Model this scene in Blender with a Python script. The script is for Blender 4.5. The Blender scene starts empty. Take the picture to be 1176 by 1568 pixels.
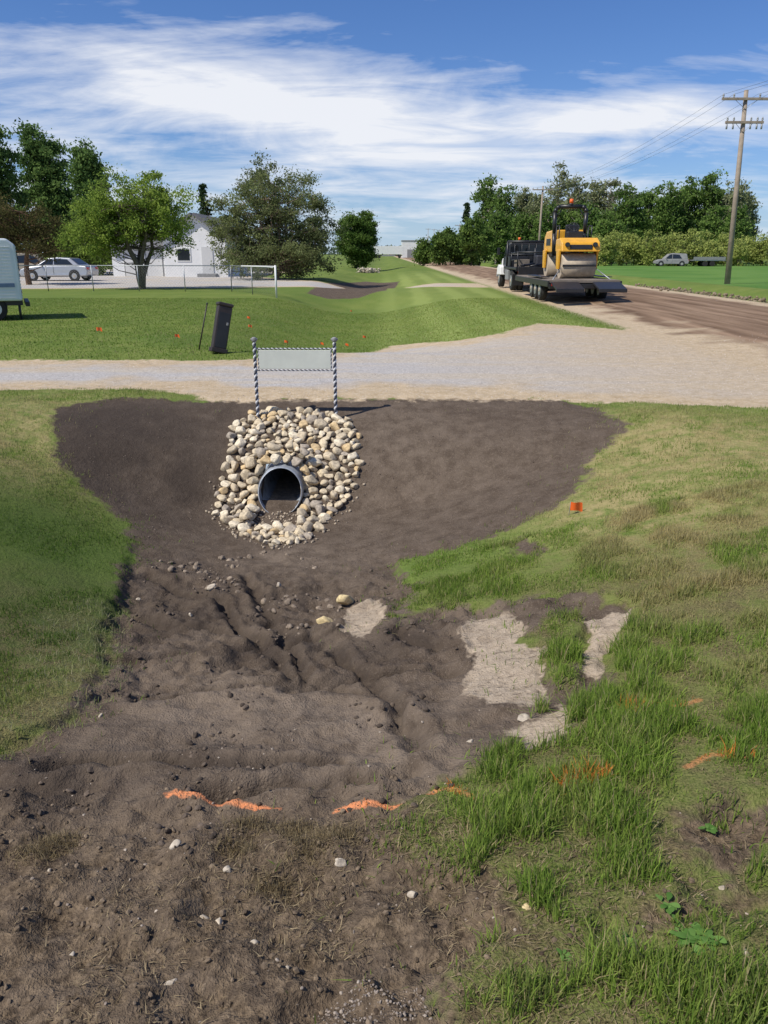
import bpy, bmesh, math, numpy as np, random
from mathutils import Vector, Matrix
rng=np.random.default_rng(11); random.seed(5)
sc=bpy.context.scene
sc.view_settings.view_transform='Standard'; sc.view_settings.look='None'; sc.view_settings.exposure=0
# ---------------------------------------------------------------- camera
PITCH=math.radians(18.55); CH=1.7; F=1180.0
cd=bpy.data.cameras.new("camera"); cam=bpy.data.objects.new("camera",cd); sc.collection.objects.link(cam)
cam.location=(0,0,CH); cam.rotation_euler=(math.radians(90)-PITCH,0,0)
cd.sensor_fit='VERTICAL'; cd.sensor_height=24; cd.lens=24*F/1568; cd.clip_end=6000; cd.clip_start=.05
sc.camera=cam
# ---------------------------------------------------------------- noise
def _h(ix,iy,s):
    h=(ix*374761393+iy*668265263+s*982451653)&0xffffffff
    h=((h^(h>>13))*1274126177)&0xffffffff
    return ((h^(h>>16))&0xffffff)/float(0xffffff)
def vn(x,y,s=0):
    x=np.asarray(x,float); y=np.asarray(y,float)
    ix=np.floor(x).astype(np.int64); iy=np.floor(y).astype(np.int64)
    fx=x-ix; fy=y-iy; fx=fx*fx*(3-2*fx); fy=fy*fy*(3-2*fy)
    a=_h(ix,iy,s);b=_h(ix+1,iy,s);c=_h(ix,iy+1,s);d=_h(ix+1,iy+1,s)
    return (a*(1-fx)+b*fx)*(1-fy)+(c*(1-fx)+d*fx)*fy
def fbm(x,y,o=4,s=0):
    r=0;a=.5;n=0
    for i in range(o):
        r=r+a*vn(x*2**i+13.7*i,y*2**i+7.1*i,s+i); n+=a; a*=.5
    return r/n
def ss(a,b,x):
    t=np.clip((x-a)/(b-a),0,1); return t*t*(3-2*t)
# ---------------------------------------------------------------- terrain
XC=-1.1
_ty=np.arange(-60,400,.05)
_td=np.interp(_ty,[-60,-8,-3,1,2.2,3.5,5,7.2,7.75,8.25,9.1,9.8,14.2,16,20,34,39,43,47,74,79,84,400],
 [.5,.5,.08,.12,.28,.52,.78,.93,.92,.45,.13,0,0,.35,.6,.6,.08,.08,.55,.55,.05,.5,.5])
_td=np.convolve(np.pad(_td,5,mode='edge'),np.ones(11)/11,mode='valid')
def base(x,y):
    x=np.asarray(x,float); y=np.asarray(y,float)
    d=np.interp(y,_ty,_td); dx=x-XC
    R=np.where(dx<0,3.7,4.6)
    w=1-ss(.08,1,np.abs(dx)/R)
    z=-d*w
    z=z-.45*ss(13.8,15.5,x)*(1-ss(16,18.5,x))         # ditch beyond the road
    z=z+.12*ss(6,8.5,x)*(1-ss(11,13.5,x))              # road crown
    return z
def ray(u,v):
    cx=(u-588)/F; cy=(784-v)/F; c,s=math.cos(PITCH),math.sin(PITCH)
    return np.array([cx,c+cy*s,-s+cy*c])
_ts=np.geomspace(1,900,6000)
def site(u,v):
    d=ray(u,v); P=d[None]*_ts[:,None]; P[:,2]+=CH
    below=P[:,2]<base(P[:,0],P[:,1]); i=int(np.argmax(below)) if below.any() else len(_ts)-1
    return P[i,0],P[i,1]
def W(u,v,Y):
    d=ray(u,v); t=Y/d[1]; return d[0]*t, CH+d[2]*t
def P(pts): return np.array([site(*p) for p in pts])
def sdp(poly,x,y):
    """signed distance, positive inside"""
    x=np.asarray(x,float).ravel(); y=np.asarray(y,float).ravel()
    d=np.full(x.shape,1e9); ins=np.zeros(x.shape,bool); n=len(poly)
    for i in range(n):
        ax,ay=poly[i]; bx,by=poly[(i+1)%n]; ex,ey=bx-ax,by-ay
        t=np.clip(((x-ax)*ex+(y-ay)*ey)/(ex*ex+ey*ey+1e-12),0,1)
        d=np.minimum(d,(x-ax-t*ex)**2+(y-ay-t*ey)**2)
        c=((ay>y)!=(by>y)); xi=ax+(y-ay)*ex/(ey if ey!=0 else 1e-12)
        ins^=c&(x<xi)
    d=np.sqrt(d); return np.where(ins,d,-d)
def linedist(lines,x,y):
    x=np.ravel(x);y=np.ravel(y); d=np.full(x.shape,1e9)
    for l in lines:
        for a,b in zip(l[:-1],l[1:]):
            e=b-a; t=np.clip(((x-a[0])*e[0]+(y-a[1])*e[1])/(e@e),0,1)
            d=np.minimum(d,np.hypot(x-a[0]-t*e[0],y-a[1]-t*e[1]))
    return d
soilP=P([(95,625),(180,613),(330,613),(400,606),(520,608),(640,605),(760,608),(850,612),(920,622),(955,650),(935,685),(900,712),(888,750),(845,780),(770,815),(700,845),(605,862),(632,905),(600,955),(680,935),(760,928),(880,925),(975,930),(965,962),(928,1000),(920,1050),(870,1085),(850,1125),(800,1150),(770,1190),(690,1205),(640,1235),(590,1290),(640,1335),(780,1345),(800,1420),(740,1470),(690,1500),(680,1568)])
soilP=np.vstack([soilP,[(.2,.6),(.3,-1.5),(-4,-1.5),(-4,1.6)],P([(-40,1160),(0,1140),(100,1105),(165,1030),(150,980),(185,910),(205,850),(195,800),(140,755),(100,710),(80,670)])])
clay=[P([(725,945),(790,945),(800,985),(825,1000),(835,1060),(825,1085),(745,1085),(712,1065),(722,1020),(705,975)]),
      P([(890,948),(970,935),(962,960),(930,985),(925,1035),(893,1040),(888,1000),(905,970)]),
      P([(780,1125),(870,1075),(862,1140),(800,1165)]),P([(530,940),(580,925),(595,950),(560,985),(525,970)])]
g1=P([(818,950),(890,958),(885,1050),(845,1062),(832,1010),(808,985)])
bare2=P([(1190,1235),(1100,1250),(1020,1275),(1030,1330),(990,1400),(880,1440),(850,1490),(960,1480),(1060,1440),(1190,1400)])
mound=P([(775,840),(800,828),(835,832),(845,850),(810,862),(785,856)])
lawnP=P([(0,553),(200,553),(350,552),(470,542),(600,530),(700,522),(770,511),(825,495)])
driveP=np.vstack([[(-60,lawnP[0][1])],lawnP,[(5.6,18.5),(9,22),(9,4),(5.6,8.0)],P([(1176,628),(1000,618),(850,613),(520,611),(330,615),(250,600),(120,597),(0,600)]),[(-60,site(0,600)[1])]])
lotP=np.array([(-120,39),(-22,40),(-9,41.5),(-3,43.5),(1,44),(5.6,42),(5.6,48),(1,49),(-5,53),(-10,62),(-9,80),(-30,90),(-120,90)],float)
soil2=P([(470,450),(500,433),(560,431),(612,431),(590,445),(550,457),(500,457)])
def soil_sd(x,y):
    s=sdp(soilP,x,y); s=np.minimum(s,-sdp(g1,x,y)); s=np.maximum(s,sdp(bare2,x,y)); s=np.maximum(s,sdp(mound,x,y))
    return np.maximum(s,sdp(soil2,x,y))
def clay_sd(x,y):
    r=sdp(clay[0],x,y)
    for c in clay[1:]: r=np.maximum(r,sdp(c,x,y))
    return r
def drive_sd(x,y): return np.maximum(sdp(driveP,x,y),sdp(lotP,x,y))
def road_sd(x,y):
    x=np.ravel(x); return np.minimum(x-5.7,14.0-x)
paint=[P(l) for l in [[(258,1228),(340,1232),(425,1240)],[(515,1245),(560,1240),(612,1240)],[(640,1225),(680,1220),(735,1240)],[(950,1108),(1000,1098),(1070,1080)],[(1050,1192),(1085,1172),(1140,1178)],[(860,1215),(920,1205)]]]
def paint_d(x,y): return linedist(paint,x,y)
# gouges and tracks left by the bucket
ruts=[P(l) for l in [[(225,880),(330,920),(400,985),(455,1065)],[(375,885),(425,960),(475,1055),(560,1065)],[(165,1015),(300,1003),(420,985),(560,962)],[(60,1180),(250,1165),(400,1178),(520,1170)],[(215,1080),(420,1052),(600,1035),(705,1028)],[(330,1215),(420,1205),(520,1205),(640,1185)],[(520,1000),(600,1075),(650,1150)],[(600,980),(690,1000)],[(180,930),(260,960),(350,965)]]]
def blob(x,y,pts):
    r=np.zeros(np.shape(x))
    for (u,v,rad,k) in pts:
        sx,sy=site(u,v); r=r+k*np.exp(-((x-sx)**2+(y-sy)**2)/rad**2)
    return r
wetpts=[(200,680,1.1,.7),(150,640,.9,.6),(330,620,.6,.5),(260,780,.5,.5),(300,930,.5,.8),(420,990,.35,.8),(200,960,.4,.7),(560,1000,.3,.6),(130,1190,.3,.8),(330,1160,.2,.4),(600,1270,.3,.4),(230,740,.6,.5),(60,1210,.25,.6),(640,985,.25,.5)]
palepts=[(420,1090,.35,.9),(560,1120,.35,.9),(650,1180,.3,.8),(330,1060,.3,.5),(560,960,.3,.5),(250,1110,.3,.5),(700,1060,.25,.5),(430,850,.35,.7),(640,720,.9,.3),(400,1210,.25,.5),(520,860,.5,.4),(600,640,.8,.2)]
drypts=[(1100,700,1.6,.9),(1150,850,.9,.8),(1000,660,1.2,.7),(960,800,.6,.6),(60,640,1.5,.9),(30,720,.7,.6),(60,1080,.4,.6),(20,1120,.3,.6),(1050,930,.4,.5),(1100,1020,.3,.4),(900,770,.5,.35)]
lush_shade_pts=[(60,850,1.3,.75),(130,960,.7,.6),(30,980,.8,.6),(40,780,1.0,.3)]  # left bank: lush grass, with shade of the slope painted into its colour
def rough(x,y,s=None,c=None):
    if s is None: s=soil_sd(x,y)
    if c is None: c=clay_sd(x,y)
    x=np.ravel(x);y=np.ravel(y)
    near=1-ss(5.2,6.8,y); ins=ss(-.04,.04,s+(fbm(x*9,y*9,3,44)-.5)*.12); far=1-ss(15,30,y)
    smooth_mud=ss(2.5,2.9,y)*(1-ss(3.4,3.9,y))*.6
    a=(fbm(x*1.6,y*1.6,3,5)-.5)*.12*near+(fbm(x*6,y*6,4,9)-.5)*(.10*near*(1-smooth_mud)+.02)+(np.abs(fbm(x*17,y*17,3,3)-.5))*(.075*near*(1-smooth_mud)+.012)
    warp=fbm(x*2.5,y*2.5,2,50)*2.5
    tr=np.maximum(0,vn(x*1.4+y*.6+warp*.4,y*8-x*2.2+warp,21)-.52)*.10*near*(1-smooth_mud*.5)
    rd=linedist(ruts,x+(fbm(x*5,y*5,3,7)-.5)*.14,y+(fbm(x*5,y*5,3,8)-.5)*.14); wv=.5+vn(x*4,y*4,9)
    a=a-.045*wv*np.exp(-(rd/.035)**2)+.022*wv*np.exp(-((rd-.085)/.035)**2)
    g=(fbm(x*1.3,y*1.3,3,33)-.5)*.07+.035*near+.008
    r=ins*(a-tr)+(1-ins)*g
    fc=ss(-.02,.06,c); r=r*(1-.75*fc)+fc*(.004+.010*vn(x*7,y*7,2))
    dr=ss(-.1,.3,np.maximum(drive_sd(x,y),road_sd(x,y)))
    r=r*(1-dr)+dr*(fbm(x*2,y*2,3,4)-.5)*.03
    return r*far
def H(x,y): return base(np.ravel(x),np.ravel(y))+rough(np.ravel(x),np.ravel(y))
# ---------------------------------------------------------------- mesh helper
def mk(name,V,Fl,mats,mis=None,smooth=False,col=None,parent=None,attrs=None):
    V=np.asarray(V,np.float32); Fl=[np.asarray(f,np.int32) for f in Fl if len(f)]
    me=bpy.data.meshes.new(name); me.vertices.add(len(V)); me.vertices.foreach_set("co",V.ravel())
    loops=np.concatenate([f.ravel() for f in Fl]); tot=np.concatenate([np.full(len(f),f.shape[1],np.int32) for f in Fl])
    me.loops.add(len(loops)); me.loops.foreach_set("vertex_index",loops)
    me.polygons.add(len(tot)); st=np.concatenate([[0],np.cumsum(tot)[:-1]]).astype(np.int32)
    me.polygons.foreach_set("loop_start",st)
    for m in mats: me.materials.append(m)
    if mis is not None: me.polygons.foreach_set("material_index",np.asarray(mis,np.int32))
    me.polygons.foreach_set("use_smooth",np.full(len(tot),smooth))
    me.update(calc_edges=True)
    if col is not None:
        c=np.ones((len(V),4),np.float32); c[:,:3]=col
        me.attributes.new("Col",'FLOAT_COLOR','POINT').data.foreach_set("color",c.ravel())
    if attrs:
        for k,a in attrs.items(): me.attributes.new(k,'FLOAT','POINT').data.foreach_set("value",np.asarray(a,np.float32))
    ob=bpy.data.objects.new(name,me); sc.collection.objects.link(ob)
    if parent: ob.parent=parent
    return ob
def empty(name,loc=(0,0,0),rz=0):
    e=bpy.data.objects.new(name,None); e.location=loc; e.rotation_euler=(0,0,rz); e.empty_display_size=.3
    sc.collection.objects.link(e); return e
# ---------------------------------------------------------------- material helper
class NT:
    def __init__(s,t): s.t=t; s.n=t.nodes; s.l=t.links
    def nd(s,ty,ins=None,**pr):
        n=s.n.new(ty)
        for k,v in pr.items(): setattr(n,k,v)
        if ins:
            for k,v in ins.items(): s.put(n.inputs[k],v)
        return n
    def put(s,i,v):
        if isinstance(v,bpy.types.NodeSocket): s.l.new(v,i)
        else:
            if hasattr(i,'default_value') and isinstance(v,(tuple,list)) and len(i.default_value)==4 and len(v)==3: v=(*v,1)
            i.default_value=v
    def m(s,op,a,b=0,clamp=False): return s.nd('ShaderNodeMath',{0:a,1:b},operation=op,use_clamp=clamp).outputs[0]
    def mix(s,f,a,b,bt='MIX'):
        n=s.nd('ShaderNodeMix',None,data_type='RGBA',blend_type=bt); s.put(n.inputs[0],f); s.put(n.inputs[6],a); s.put(n.inputs[7],b); return n.outputs[2]
    def noise(s,vec,sc_,d=4,r=.55,dis=0): return s.nd('ShaderNodeTexNoise',{'Vector':vec,'Scale':sc_,'Detail':d,'Roughness':r,'Distortion':dis}).outputs[0]
    def mr(s,v,a,b,c=0,d=1): return s.nd('ShaderNodeMapRange',{0:v,1:a,2:b,3:c,4:d}).outputs[0]
    def attr(s,n): return s.nd('ShaderNodeAttribute',attribute_name=n)
def newmat(name):
    m=bpy.data.materials.new(name); m.use_nodes=True; t=NT(m.node_tree); return m,t,m.node_tree.nodes['Principled BSDF']
def simple(name,c,rough_=.6,metal=0,var=.15,scale=8,bump=0,coat=0):
    m,t,b=newmat(name); pos=t.nd('ShaderNodeTexCoord').outputs['Object']
    n=t.noise(pos,scale,4,.6); f=t.mr(n,.3,.7,1-var,1+var*.6)
    colr=t.mix(1.0,(*c,1),t.nd('ShaderNodeCombineColor',{0:f,1:f,2:f}).outputs[0],'MULTIPLY')
    t.put(b.inputs['Base Color'],colr); b.inputs['Roughness'].default_value=rough_; b.inputs['Metallic'].default_value=metal
    if coat: b.inputs['Coat Weight'].default_value=coat
    if bump:
        bn=t.nd('ShaderNodeBump',{'Height':t.noise(pos,scale*4,3),'Strength':bump,'Distance':.01}); t.put(b.inputs['Normal'],bn.outputs[0])
    return m
def colmat(name,rough_=.7,trans=0,bump=0,bscale=30,var=0):
    m,t,b=newmat(name); a=t.attr("Col").outputs['Color']
    pos=t.nd('ShaderNodeNewGeometry').outputs['Position']
    if var:
        n=t.mr(t.noise(pos,bscale,2,.65),.3,.7,1-var,1+var); a=t.mix(1.0,a,t.nd('ShaderNodeCombineColor',{0:n,1:n,2:n}).outputs[0],'MULTIPLY')
    t.put(b.inputs['Base Color'],a); b.inputs['Roughness'].default_value=rough_
    b.inputs['Specular IOR Level'].default_value=.25
    if bump:
        bn=t.nd('ShaderNodeBump',{'Height':t.noise(pos,bscale,2),'Strength':bump,'Distance':.01}); t.put(b.inputs['Normal'],bn.outputs[0])
    if trans:
        df=t.nd('ShaderNodeBsdfDiffuse',{'Color':a})
        tr=t.nd('ShaderNodeBsdfTranslucent',{'Color':a}); mx=t.nd('ShaderNodeMixShader',{0:trans,1:df.outputs[0],2:tr.outputs[0]})
        t.put(m.node_tree.nodes['Material Output'].inputs[0],mx.outputs[0]); m.node_tree.nodes.remove(b)
    return m
M_leaf=colmat("leaf",.6,.4); M_blade=colmat("grass_blade",.55,.42); M_rock=colmat("cobble",.85,0,.6,40,.28); M_clod=colmat("soil_clod",.95,0,0,60,.3)
M_white=simple("white_paint",(.74,.74,.72),.5,0,.08,1.5)
M_black=simple("black_paint",(.02,.02,.022),.4,0,.3,5)
M_tyre=simple("tyre_rubber",(.022,.021,.02),.85,0,.4,12)
M_glass=simple("dark_glass",(.02,.025,.03),.08,0,.1)
M_yel=simple("yellow_paint",(.80,.40,.03),.4,0,.2,4,0,.3)
M_drum=simple("dusty_steel",(.46,.38,.28),.7,.1,.25,6)
M_steel=simple("galvanised_steel",(.38,.40,.42),.45,.6,.25,10)
M_cor=simple("corrugated_steel",(.34,.37,.41),.5,.3,.35,9,.3)
M_grey=simple("grey_paint",(.25,.25,.25),.6,0,.2,4)
M_orange=simple("orange_plastic",(.85,.14,.02),.5,0,.1,8)
M_red=simple("red_lens",(.5,.02,.015),.3,0,.1)
M_wood=simple("weathered_wood",(.20,.165,.13),.85,0,.35,5,.4)
M_silver=simple("silver_paint",(.42,.43,.45),.3,.5,.06,3,0,.6)
M_brown=simple("brown_metal",(.035,.025,.022),.5,0,.3,6)
# ---------------------------------------------------------------- ground sheet
def grow(a,step,g,end):
    r=[a]
    while r[-1]<end: step*=g; r.append(r[-1]+step)
    return r[1:]
xs=list(np.arange(-3,3.6,.021))
xr=grow(xs[-1],.03,1.035,1800); xl=[-q for q in grow(3,.03,1.035,1800)][::-1]; xs=np.array(xl+xs+xr)
ys=list(np.arange(1.0,5.6,.017)); ys+=grow(ys[-1],.024,1.008,20); ys+=grow(ys[-1],.15,1.03,3500)
yl=[1-(q-1) for q in grow(1.0,.05,1.1,150)][::-1]; ys=np.array(yl+ys)
GX,GY=np.meshgrid(xs,ys); gx=GX.ravel();gy=GY.ravel()
S=soil_sd(gx,gy); C=clay_sd(gx,gy); D=drive_sd(gx,gy); R=road_sd(gx,gy)
gz=base(gx,gy)+rough(gx,gy,S,C)
nx,ny=len(xs),len(ys); idx=np.arange(nx*ny).reshape(ny,nx)
faces=np.stack([idx[:-1,:-1],idx[:-1,1:],idx[1:,1:],idx[1:,:-1]],-1).reshape(-1,4)
fx=gx[faces].mean(1);fy=gy[faces].mean(1)
faces=faces[~((np.abs(fx-XC)<.205)&(fy>7.86)&(fy<8.30))]
dark_soil=blob(gx,gy,wetpts); dry=blob(gx,gy,drypts); pal=blob(gx,gy,palepts); lush_shade=np.clip(blob(gx,gy,lush_shade_pts),0,1)
rutd=linedist(ruts,gx+(fbm(gx*5,gy*5,3,7)-.5)*.14,gy+(fbm(gx*5,gy*5,3,8)-.5)*.14); dark_soil=dark_soil+.8*np.exp(-(rutd/.05)**2)  # soil colour also darkened along the ruts
N1=fbm(gx*1.6,gy*1.6,5,101); N03=fbm(gx*.3,gy*.3,3,111); NCL=fbm(gx*2.8+fbm(gx*3,gy*3,2,5),gy*2.8,5,121); NST=fbm(gx*.5,gy*4.2,5,131)
mown=ss(-1.5,1.5,gx)*(1-ss(4.6,5.8,gx))*ss(14,16,gy)*(1-ss(60,90,gy))
fieldsd=np.minimum(np.minimum(gx-19.3,gy-5),np.minimum(200-gx,150-gy))
def ground_mat():
    m,t,b=newmat("ground"); pos=t.nd('ShaderNodeNewGeometry').outputs['Position']
    A=lambda n:t.attr(n).outputs['Fac']
    n1=A('n1'); n03=A('n03'); ncl=A('ncl'); nst=A('nst')
    n5=t.noise(pos,6,3,.65); n25=t.noise(pos,28,3,.7); n90=t.noise(pos,110,2,.7)
    def mask(sd,amt,soft,nn=None):
        nn=nn or n5
        q=t.m('ADD',sd,t.m('MULTIPLY',t.m('SUBTRACT',nn,.5),amt)); return t.mr(q,-soft,soft)
    sepx=t.nd('ShaderNodeSeparateXYZ',{0:pos})
    lawn=t.mix(t.mr(n25,.3,.7),(.088,.135,.027),(.175,.235,.050))
    lawn=t.mix(t.mr(n1,.35,.65,0,.5),lawn,(.20,.235,.06))
    lawn=t.mix(t.mr(n03,.45,.65,0,.4),lawn,(.10,.16,.035))
    st=t.m('SINE',t.m('MULTIPLY',t.m('ADD',sepx.outputs[0],t.m('MULTIPLY',n1,.5)),4.2))
    lawn=t.mix(t.m('MULTIPLY',A('mown'),t.mr(st,-.6,.6,.3,.75)),lawn,(.26,.315,.09))
    dryf=t.m('MULTIPLY',A('dry'),t.mr(n5,.3,.62),True)
    lawn=t.mix(dryf,lawn,t.mix(n25,(.25,.215,.085),(.42,.35,.17)))
    lawn=t.mix(t.m('MULTIPLY',A('lush_shade'),.85),lawn,t.mix(n25,(.030,.055,.012),(.085,.135,.028)))
    thatch=t.m('MULTIPLY',t.mr(sepx.outputs[1],5.6,4.2),t.mr(n5,.36,.6,.4,.95)); lawn=t.mix(thatch,lawn,t.mix(t.mr(n90,.35,.65),(.05,.045,.02),(.20,.17,.08)))
    soil=t.mix(t.mr(n5,.35,.7),(.085,.063,.046),(.135,.104,.079))
    soil=t.mix(t.mr(n25,.55,.8,0,.7),soil,(.20,.158,.118))
    soil=t.mix(t.mr(n90,.60,.70,0,.7),soil,(.29,.235,.18))
    pale=t.m('MULTIPLY',t.mr(ncl,.45,.62),t.mr(sepx.outputs[1],5.6,4.6,0,.5)); soil=t.mix(pale,soil,(.20,.155,.115))
    soil=t.mix(t.m('MULTIPLY',A('pal'),t.mr(n5,.35,.6,.25,.9),True),soil,t.mix(n25,(.17,.132,.098),(.26,.205,.155)))
    wf=t.m('MULTIPLY',A('dark_soil'),t.mr(n1,.3,.6,.4,1.0),True); soil=t.mix(t.m('MULTIPLY',wf,.8),soil,t.mix(n25,(.026,.020,.017),(.072,.056,.045)))
    brn=t.m('MULTIPLY',t.mr(sepx.outputs[1],2.6,2.1),t.mr(n5,.35,.6,.3,.9)); soil=t.mix(brn,soil,t.mix(t.mr(n25,.35,.65),(.040,.028,.018),(.21,.155,.10)))
    cl=t.mix(t.mr(n25,.3,.7),(.34,.27,.195),(.47,.385,.29)); cl=t.mix(t.mr(n5,.54,.66,0,.45),cl,(.21,.16,.115))
    wv=t.nd('ShaderNodeMapping',{0:pos,2:(0,0,.3),3:(1.2,3.4,1)}).outputs[0]; crk=t.noise(wv,4,2,.6); ck=t.m('ABSOLUTE',t.m('SUBTRACT',crk,.5)); cl=t.mix(t.mr(ck,.0,.014,.75,0),cl,(.09,.07,.05))
    ms=mask(t.m('ADD',A('soil'),t.m('MULTIPLY',t.m('SUBTRACT',n1,.5),.3)),.42,.035); mc=mask(A('clay'),.26,.012)
    col=t.mix(ms,lawn,soil); col=t.mix(mc,col,cl)
    peb=t.nd('ShaderNodeTexVoronoi',{'Vector':pos,'Scale':38}).outputs[1]; pv=t.nd('ShaderNodeSeparateColor',{0:peb}).outputs[0]
    tan=t.mix(t.mr(n5,.35,.65),(.41,.315,.20),(.54,.425,.285)); tan=t.mix(t.mr(pv,.6,1,0,.5),tan,(.62,.54,.43))
    grv=t.mix(t.mr(n90,.35,.65),(.34,.32,.305),(.56,.53,.50)); grv=t.mix(t.mr(nst,.44,.6,0,.7),grv,(.50,.43,.335)); grv=t.mix(t.mr(pv,.7,1,0,.5),grv,(.62,.60,.57)); grv=t.mix(t.mr(pv,.25,0,0,.5),grv,(.22,.21,.2))
    lane=t.mr(t.m('ADD',A('drive'),t.m('MULTIPLY',t.m('SUBTRACT',n1,.5),1.6)),.5,1.2)
    lane=t.m('MULTIPLY',lane,t.mr(sepx.outputs[0],5.0,.3,.2,1))
    gr=t.mix(lane,tan,grv)
    md=mask(A('drive'),.5,.06); col=t.mix(md,col,gr)
    mr_=mask(A('road'),.9,.25); col=t.mix(mr_,col,tan)
    mpy=t.nd('ShaderNodeMapping',{0:pos,3:(2.4,.16,1)}).outputs[0]; rt=t.noise(mpy,1.0,3,.6)
    rd=t.mix(t.mr(rt,.35,.65),(.14,.088,.055),(.32,.22,.145)); rd=t.mix(t.mr(n25,.55,.75,0,.5),rd,(.34,.25,.175))
    col=t.mix(mask(t.m('SUBTRACT',A('road'),1.2),1.8,.4,n1),col,rd)
    fl=t.mix(t.mr(n03,.3,.7),(.085,.18,.035),(.125,.225,.05)); col=t.mix(mask(A('field'),.8,.2),col,fl)
    pd=t.m('MULTIPLY',mask(t.m('SUBTRACT',.014,A('paint')),.018,.006,n25),t.mr(n90,.32,.46)); pd=t.m('MULTIPLY',pd,t.mr(sepx.outputs[0],.1,.3,1,.45)); col=t.mix(pd,col,(.70,.27,.12))
    t.put(b.inputs['Base Color'],col); b.inputs['Roughness'].default_value=.95; b.inputs['Specular IOR Level'].default_value=.12
    hgt=t.m('ADD',t.m('MULTIPLY',n25,.7),t.m('MULTIPLY',n90,.4))
    bn=t.nd('ShaderNodeBump',{'Height':hgt,'Strength':.85,'Distance':.026}); t.put(b.inputs['Normal'],bn.outputs[0])
    return m
mk("ground",np.stack([gx,gy,gz],1),[faces],[ground_mat()],smooth=True,attrs=dict(soil=S,clay=C,drive=D,road=R,dark_soil=dark_soil,dry=dry,pal=pal,lush_shade=lush_shade,n1=N1,n03=N03,ncl=NCL,nst=NST,mown=mown,field=fieldsd,paint=np.minimum(paint_d(gx,gy),5)))
# ---------------------------------------------------------------- grass blades
def blades(name,x,y,h,w,col,lean=.35,flat=False,segs=2,mat=M_blade,zoff=0):
    n=len(x); z=H(x,y)-.004+zoff; a=rng.uniform(0,2*math.pi,n); la=rng.uniform(0,2*math.pi,n)
    ll=h*np.abs(rng.normal(0,lean,n)) if not flat else h*.95
    up=np.sqrt(np.maximum(h*h-ll*ll,(h*.08)**2))
    s=np.stack([np.cos(a)*w/2,np.sin(a)*w/2,np.zeros(n)],1); B=np.stack([x,y,z],1)
    L=np.stack([np.cos(la)*ll,np.sin(la)*ll,up],1)
    if segs==1:
        V=np.stack([B-s,B+s,B+L],1).reshape(-1,3); Fs=[np.arange(3*n).reshape(-1,3)]; k=3
    else:
        Mid=L*np.array([.38,.38,.58]); V=np.stack([B-s,B+s,B+Mid+s*.8,B+Mid-s*.8,B+L],1).reshape(-1,3); i=np.arange(n)[:,None]*5
        Fs=[i+np.array([0,1,2,3]),i+np.array([3,2,4])]; k=5
    c=np.repeat(col,k,0)
    return mk(name,V,Fs,[mat],col=c)
def lerp(a,b,t): return np.asarray(a)[None]*(1-t[:,None])+np.asarray(b)[None]*t[:,None]
def gcol(x,y,bright=.5):
    n=len(x); dr=np.clip(blob(x,y,drypts)*ss(.3,.6,fbm(x*3.2,y*3.2,4,40))+rng.normal(.04,.14,n)+.25*(vn(x*6,y*6,3)-.5),0,1)
    t=np.clip(fbm(x*2,y*2,3,8)*.8+rng.normal(0,.25,n),0,1)
    c=lerp((.115,.205,.03),(.31,.43,.08),t*(.55+.45*bright)); c=c*(1-dr[:,None])+np.array((.46,.39,.19))[None]*dr[:,None]
    st=rng.random(n)<.09; c[st]=(.44,.37,.20)
    lu=np.clip(blob(x,y,lush_shade_pts),0,1)[:,None]; c=c*(1-lu*np.array([.62,.50,.60]))
    pdn=paint_d(x,y); o=(pdn<.030)&(rng.random(n)<.7*ss(.3,.55,fbm(x*14,y*14,2,77))); c[o]=np.array((.80,.30,.07))
    return c
def sample(n,x0,x1,y0,y1): return rng.uniform(x0,x1,n),rng.uniform(y0,y1,n)
def keepmask(x,y):
    s=soil_sd(x,y)+(fbm(x*7,y*7,3,60)-.5)*.45+(fbm(x*1.5,y*1.5,2,62)-.5)*.2; c=clay_sd(x,y); d=np.maximum(drive_sd(x,y),road_sd(x,y))+(fbm(x*6,y*6,3,61)-.5)*.3
    return (s<-0.0)&(c<0)&(d<0)
x,y=sample(540000,-.2,4.2,1.0,5.8); x2,y2=sample(150000,-3.9,-.2,1.0,5.8); x=np.r_[x,x2];y=np.r_[y,y2]; vis=(np.abs(x)<.25+.62*y); x,y=x[vis],y[vis]
cl=fbm(x*5.0,y*5.0,4,17); right=ss(-.3,.5,x); patch=ss(.36,.5,fbm(x*1.8,y*1.8,3,19))
k=keepmask(x,y)&(rng.random(len(x))<np.clip((cl-.27)*3.2,.08,1)*(.35+.65*patch)); x,y,cl,right,patch=x[k],y[k],cl[k],right[k],patch[k]
h=(.022+.078*ss(.38,.66,cl)*(1-ss(3.0,5.0,y)*.6))*rng.uniform(.45,1.4,len(x))*(.5+.5*right)*(.6+.4*patch)
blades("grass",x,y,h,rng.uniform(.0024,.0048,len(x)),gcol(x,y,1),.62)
x,y=sample(400000,-8,7,5.5,11); vis=(np.abs(x)<.3+.58*y); x,y=x[vis],y[vis]; k=keepmask(x,y)&(rng.random(len(x))<np.clip((fbm(x*3,y*3,3,18)-.2)*2.4,.1,1)); x,y=x[k],y[k]
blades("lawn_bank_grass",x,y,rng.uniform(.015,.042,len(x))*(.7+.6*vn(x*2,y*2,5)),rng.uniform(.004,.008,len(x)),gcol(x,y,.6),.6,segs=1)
x,y=sample(200000,-19,6,13,32); vis=(np.abs(x)<.3+.56*y); x,y=x[vis],y[vis]; k=keepmask(x,y); x,y=x[k],y[k]
mw=(ss(-1.5,1.5,x)*(1-ss(4.6,5.8,x)))[:,None]
blades("lawn",x,y,rng.uniform(.02,.045,len(x)),rng.uniform(.012,.022,len(x)),gcol(x,y,.4)*.9+np.array([.07,.06,.02])*mw,.6,segs=1)
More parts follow.
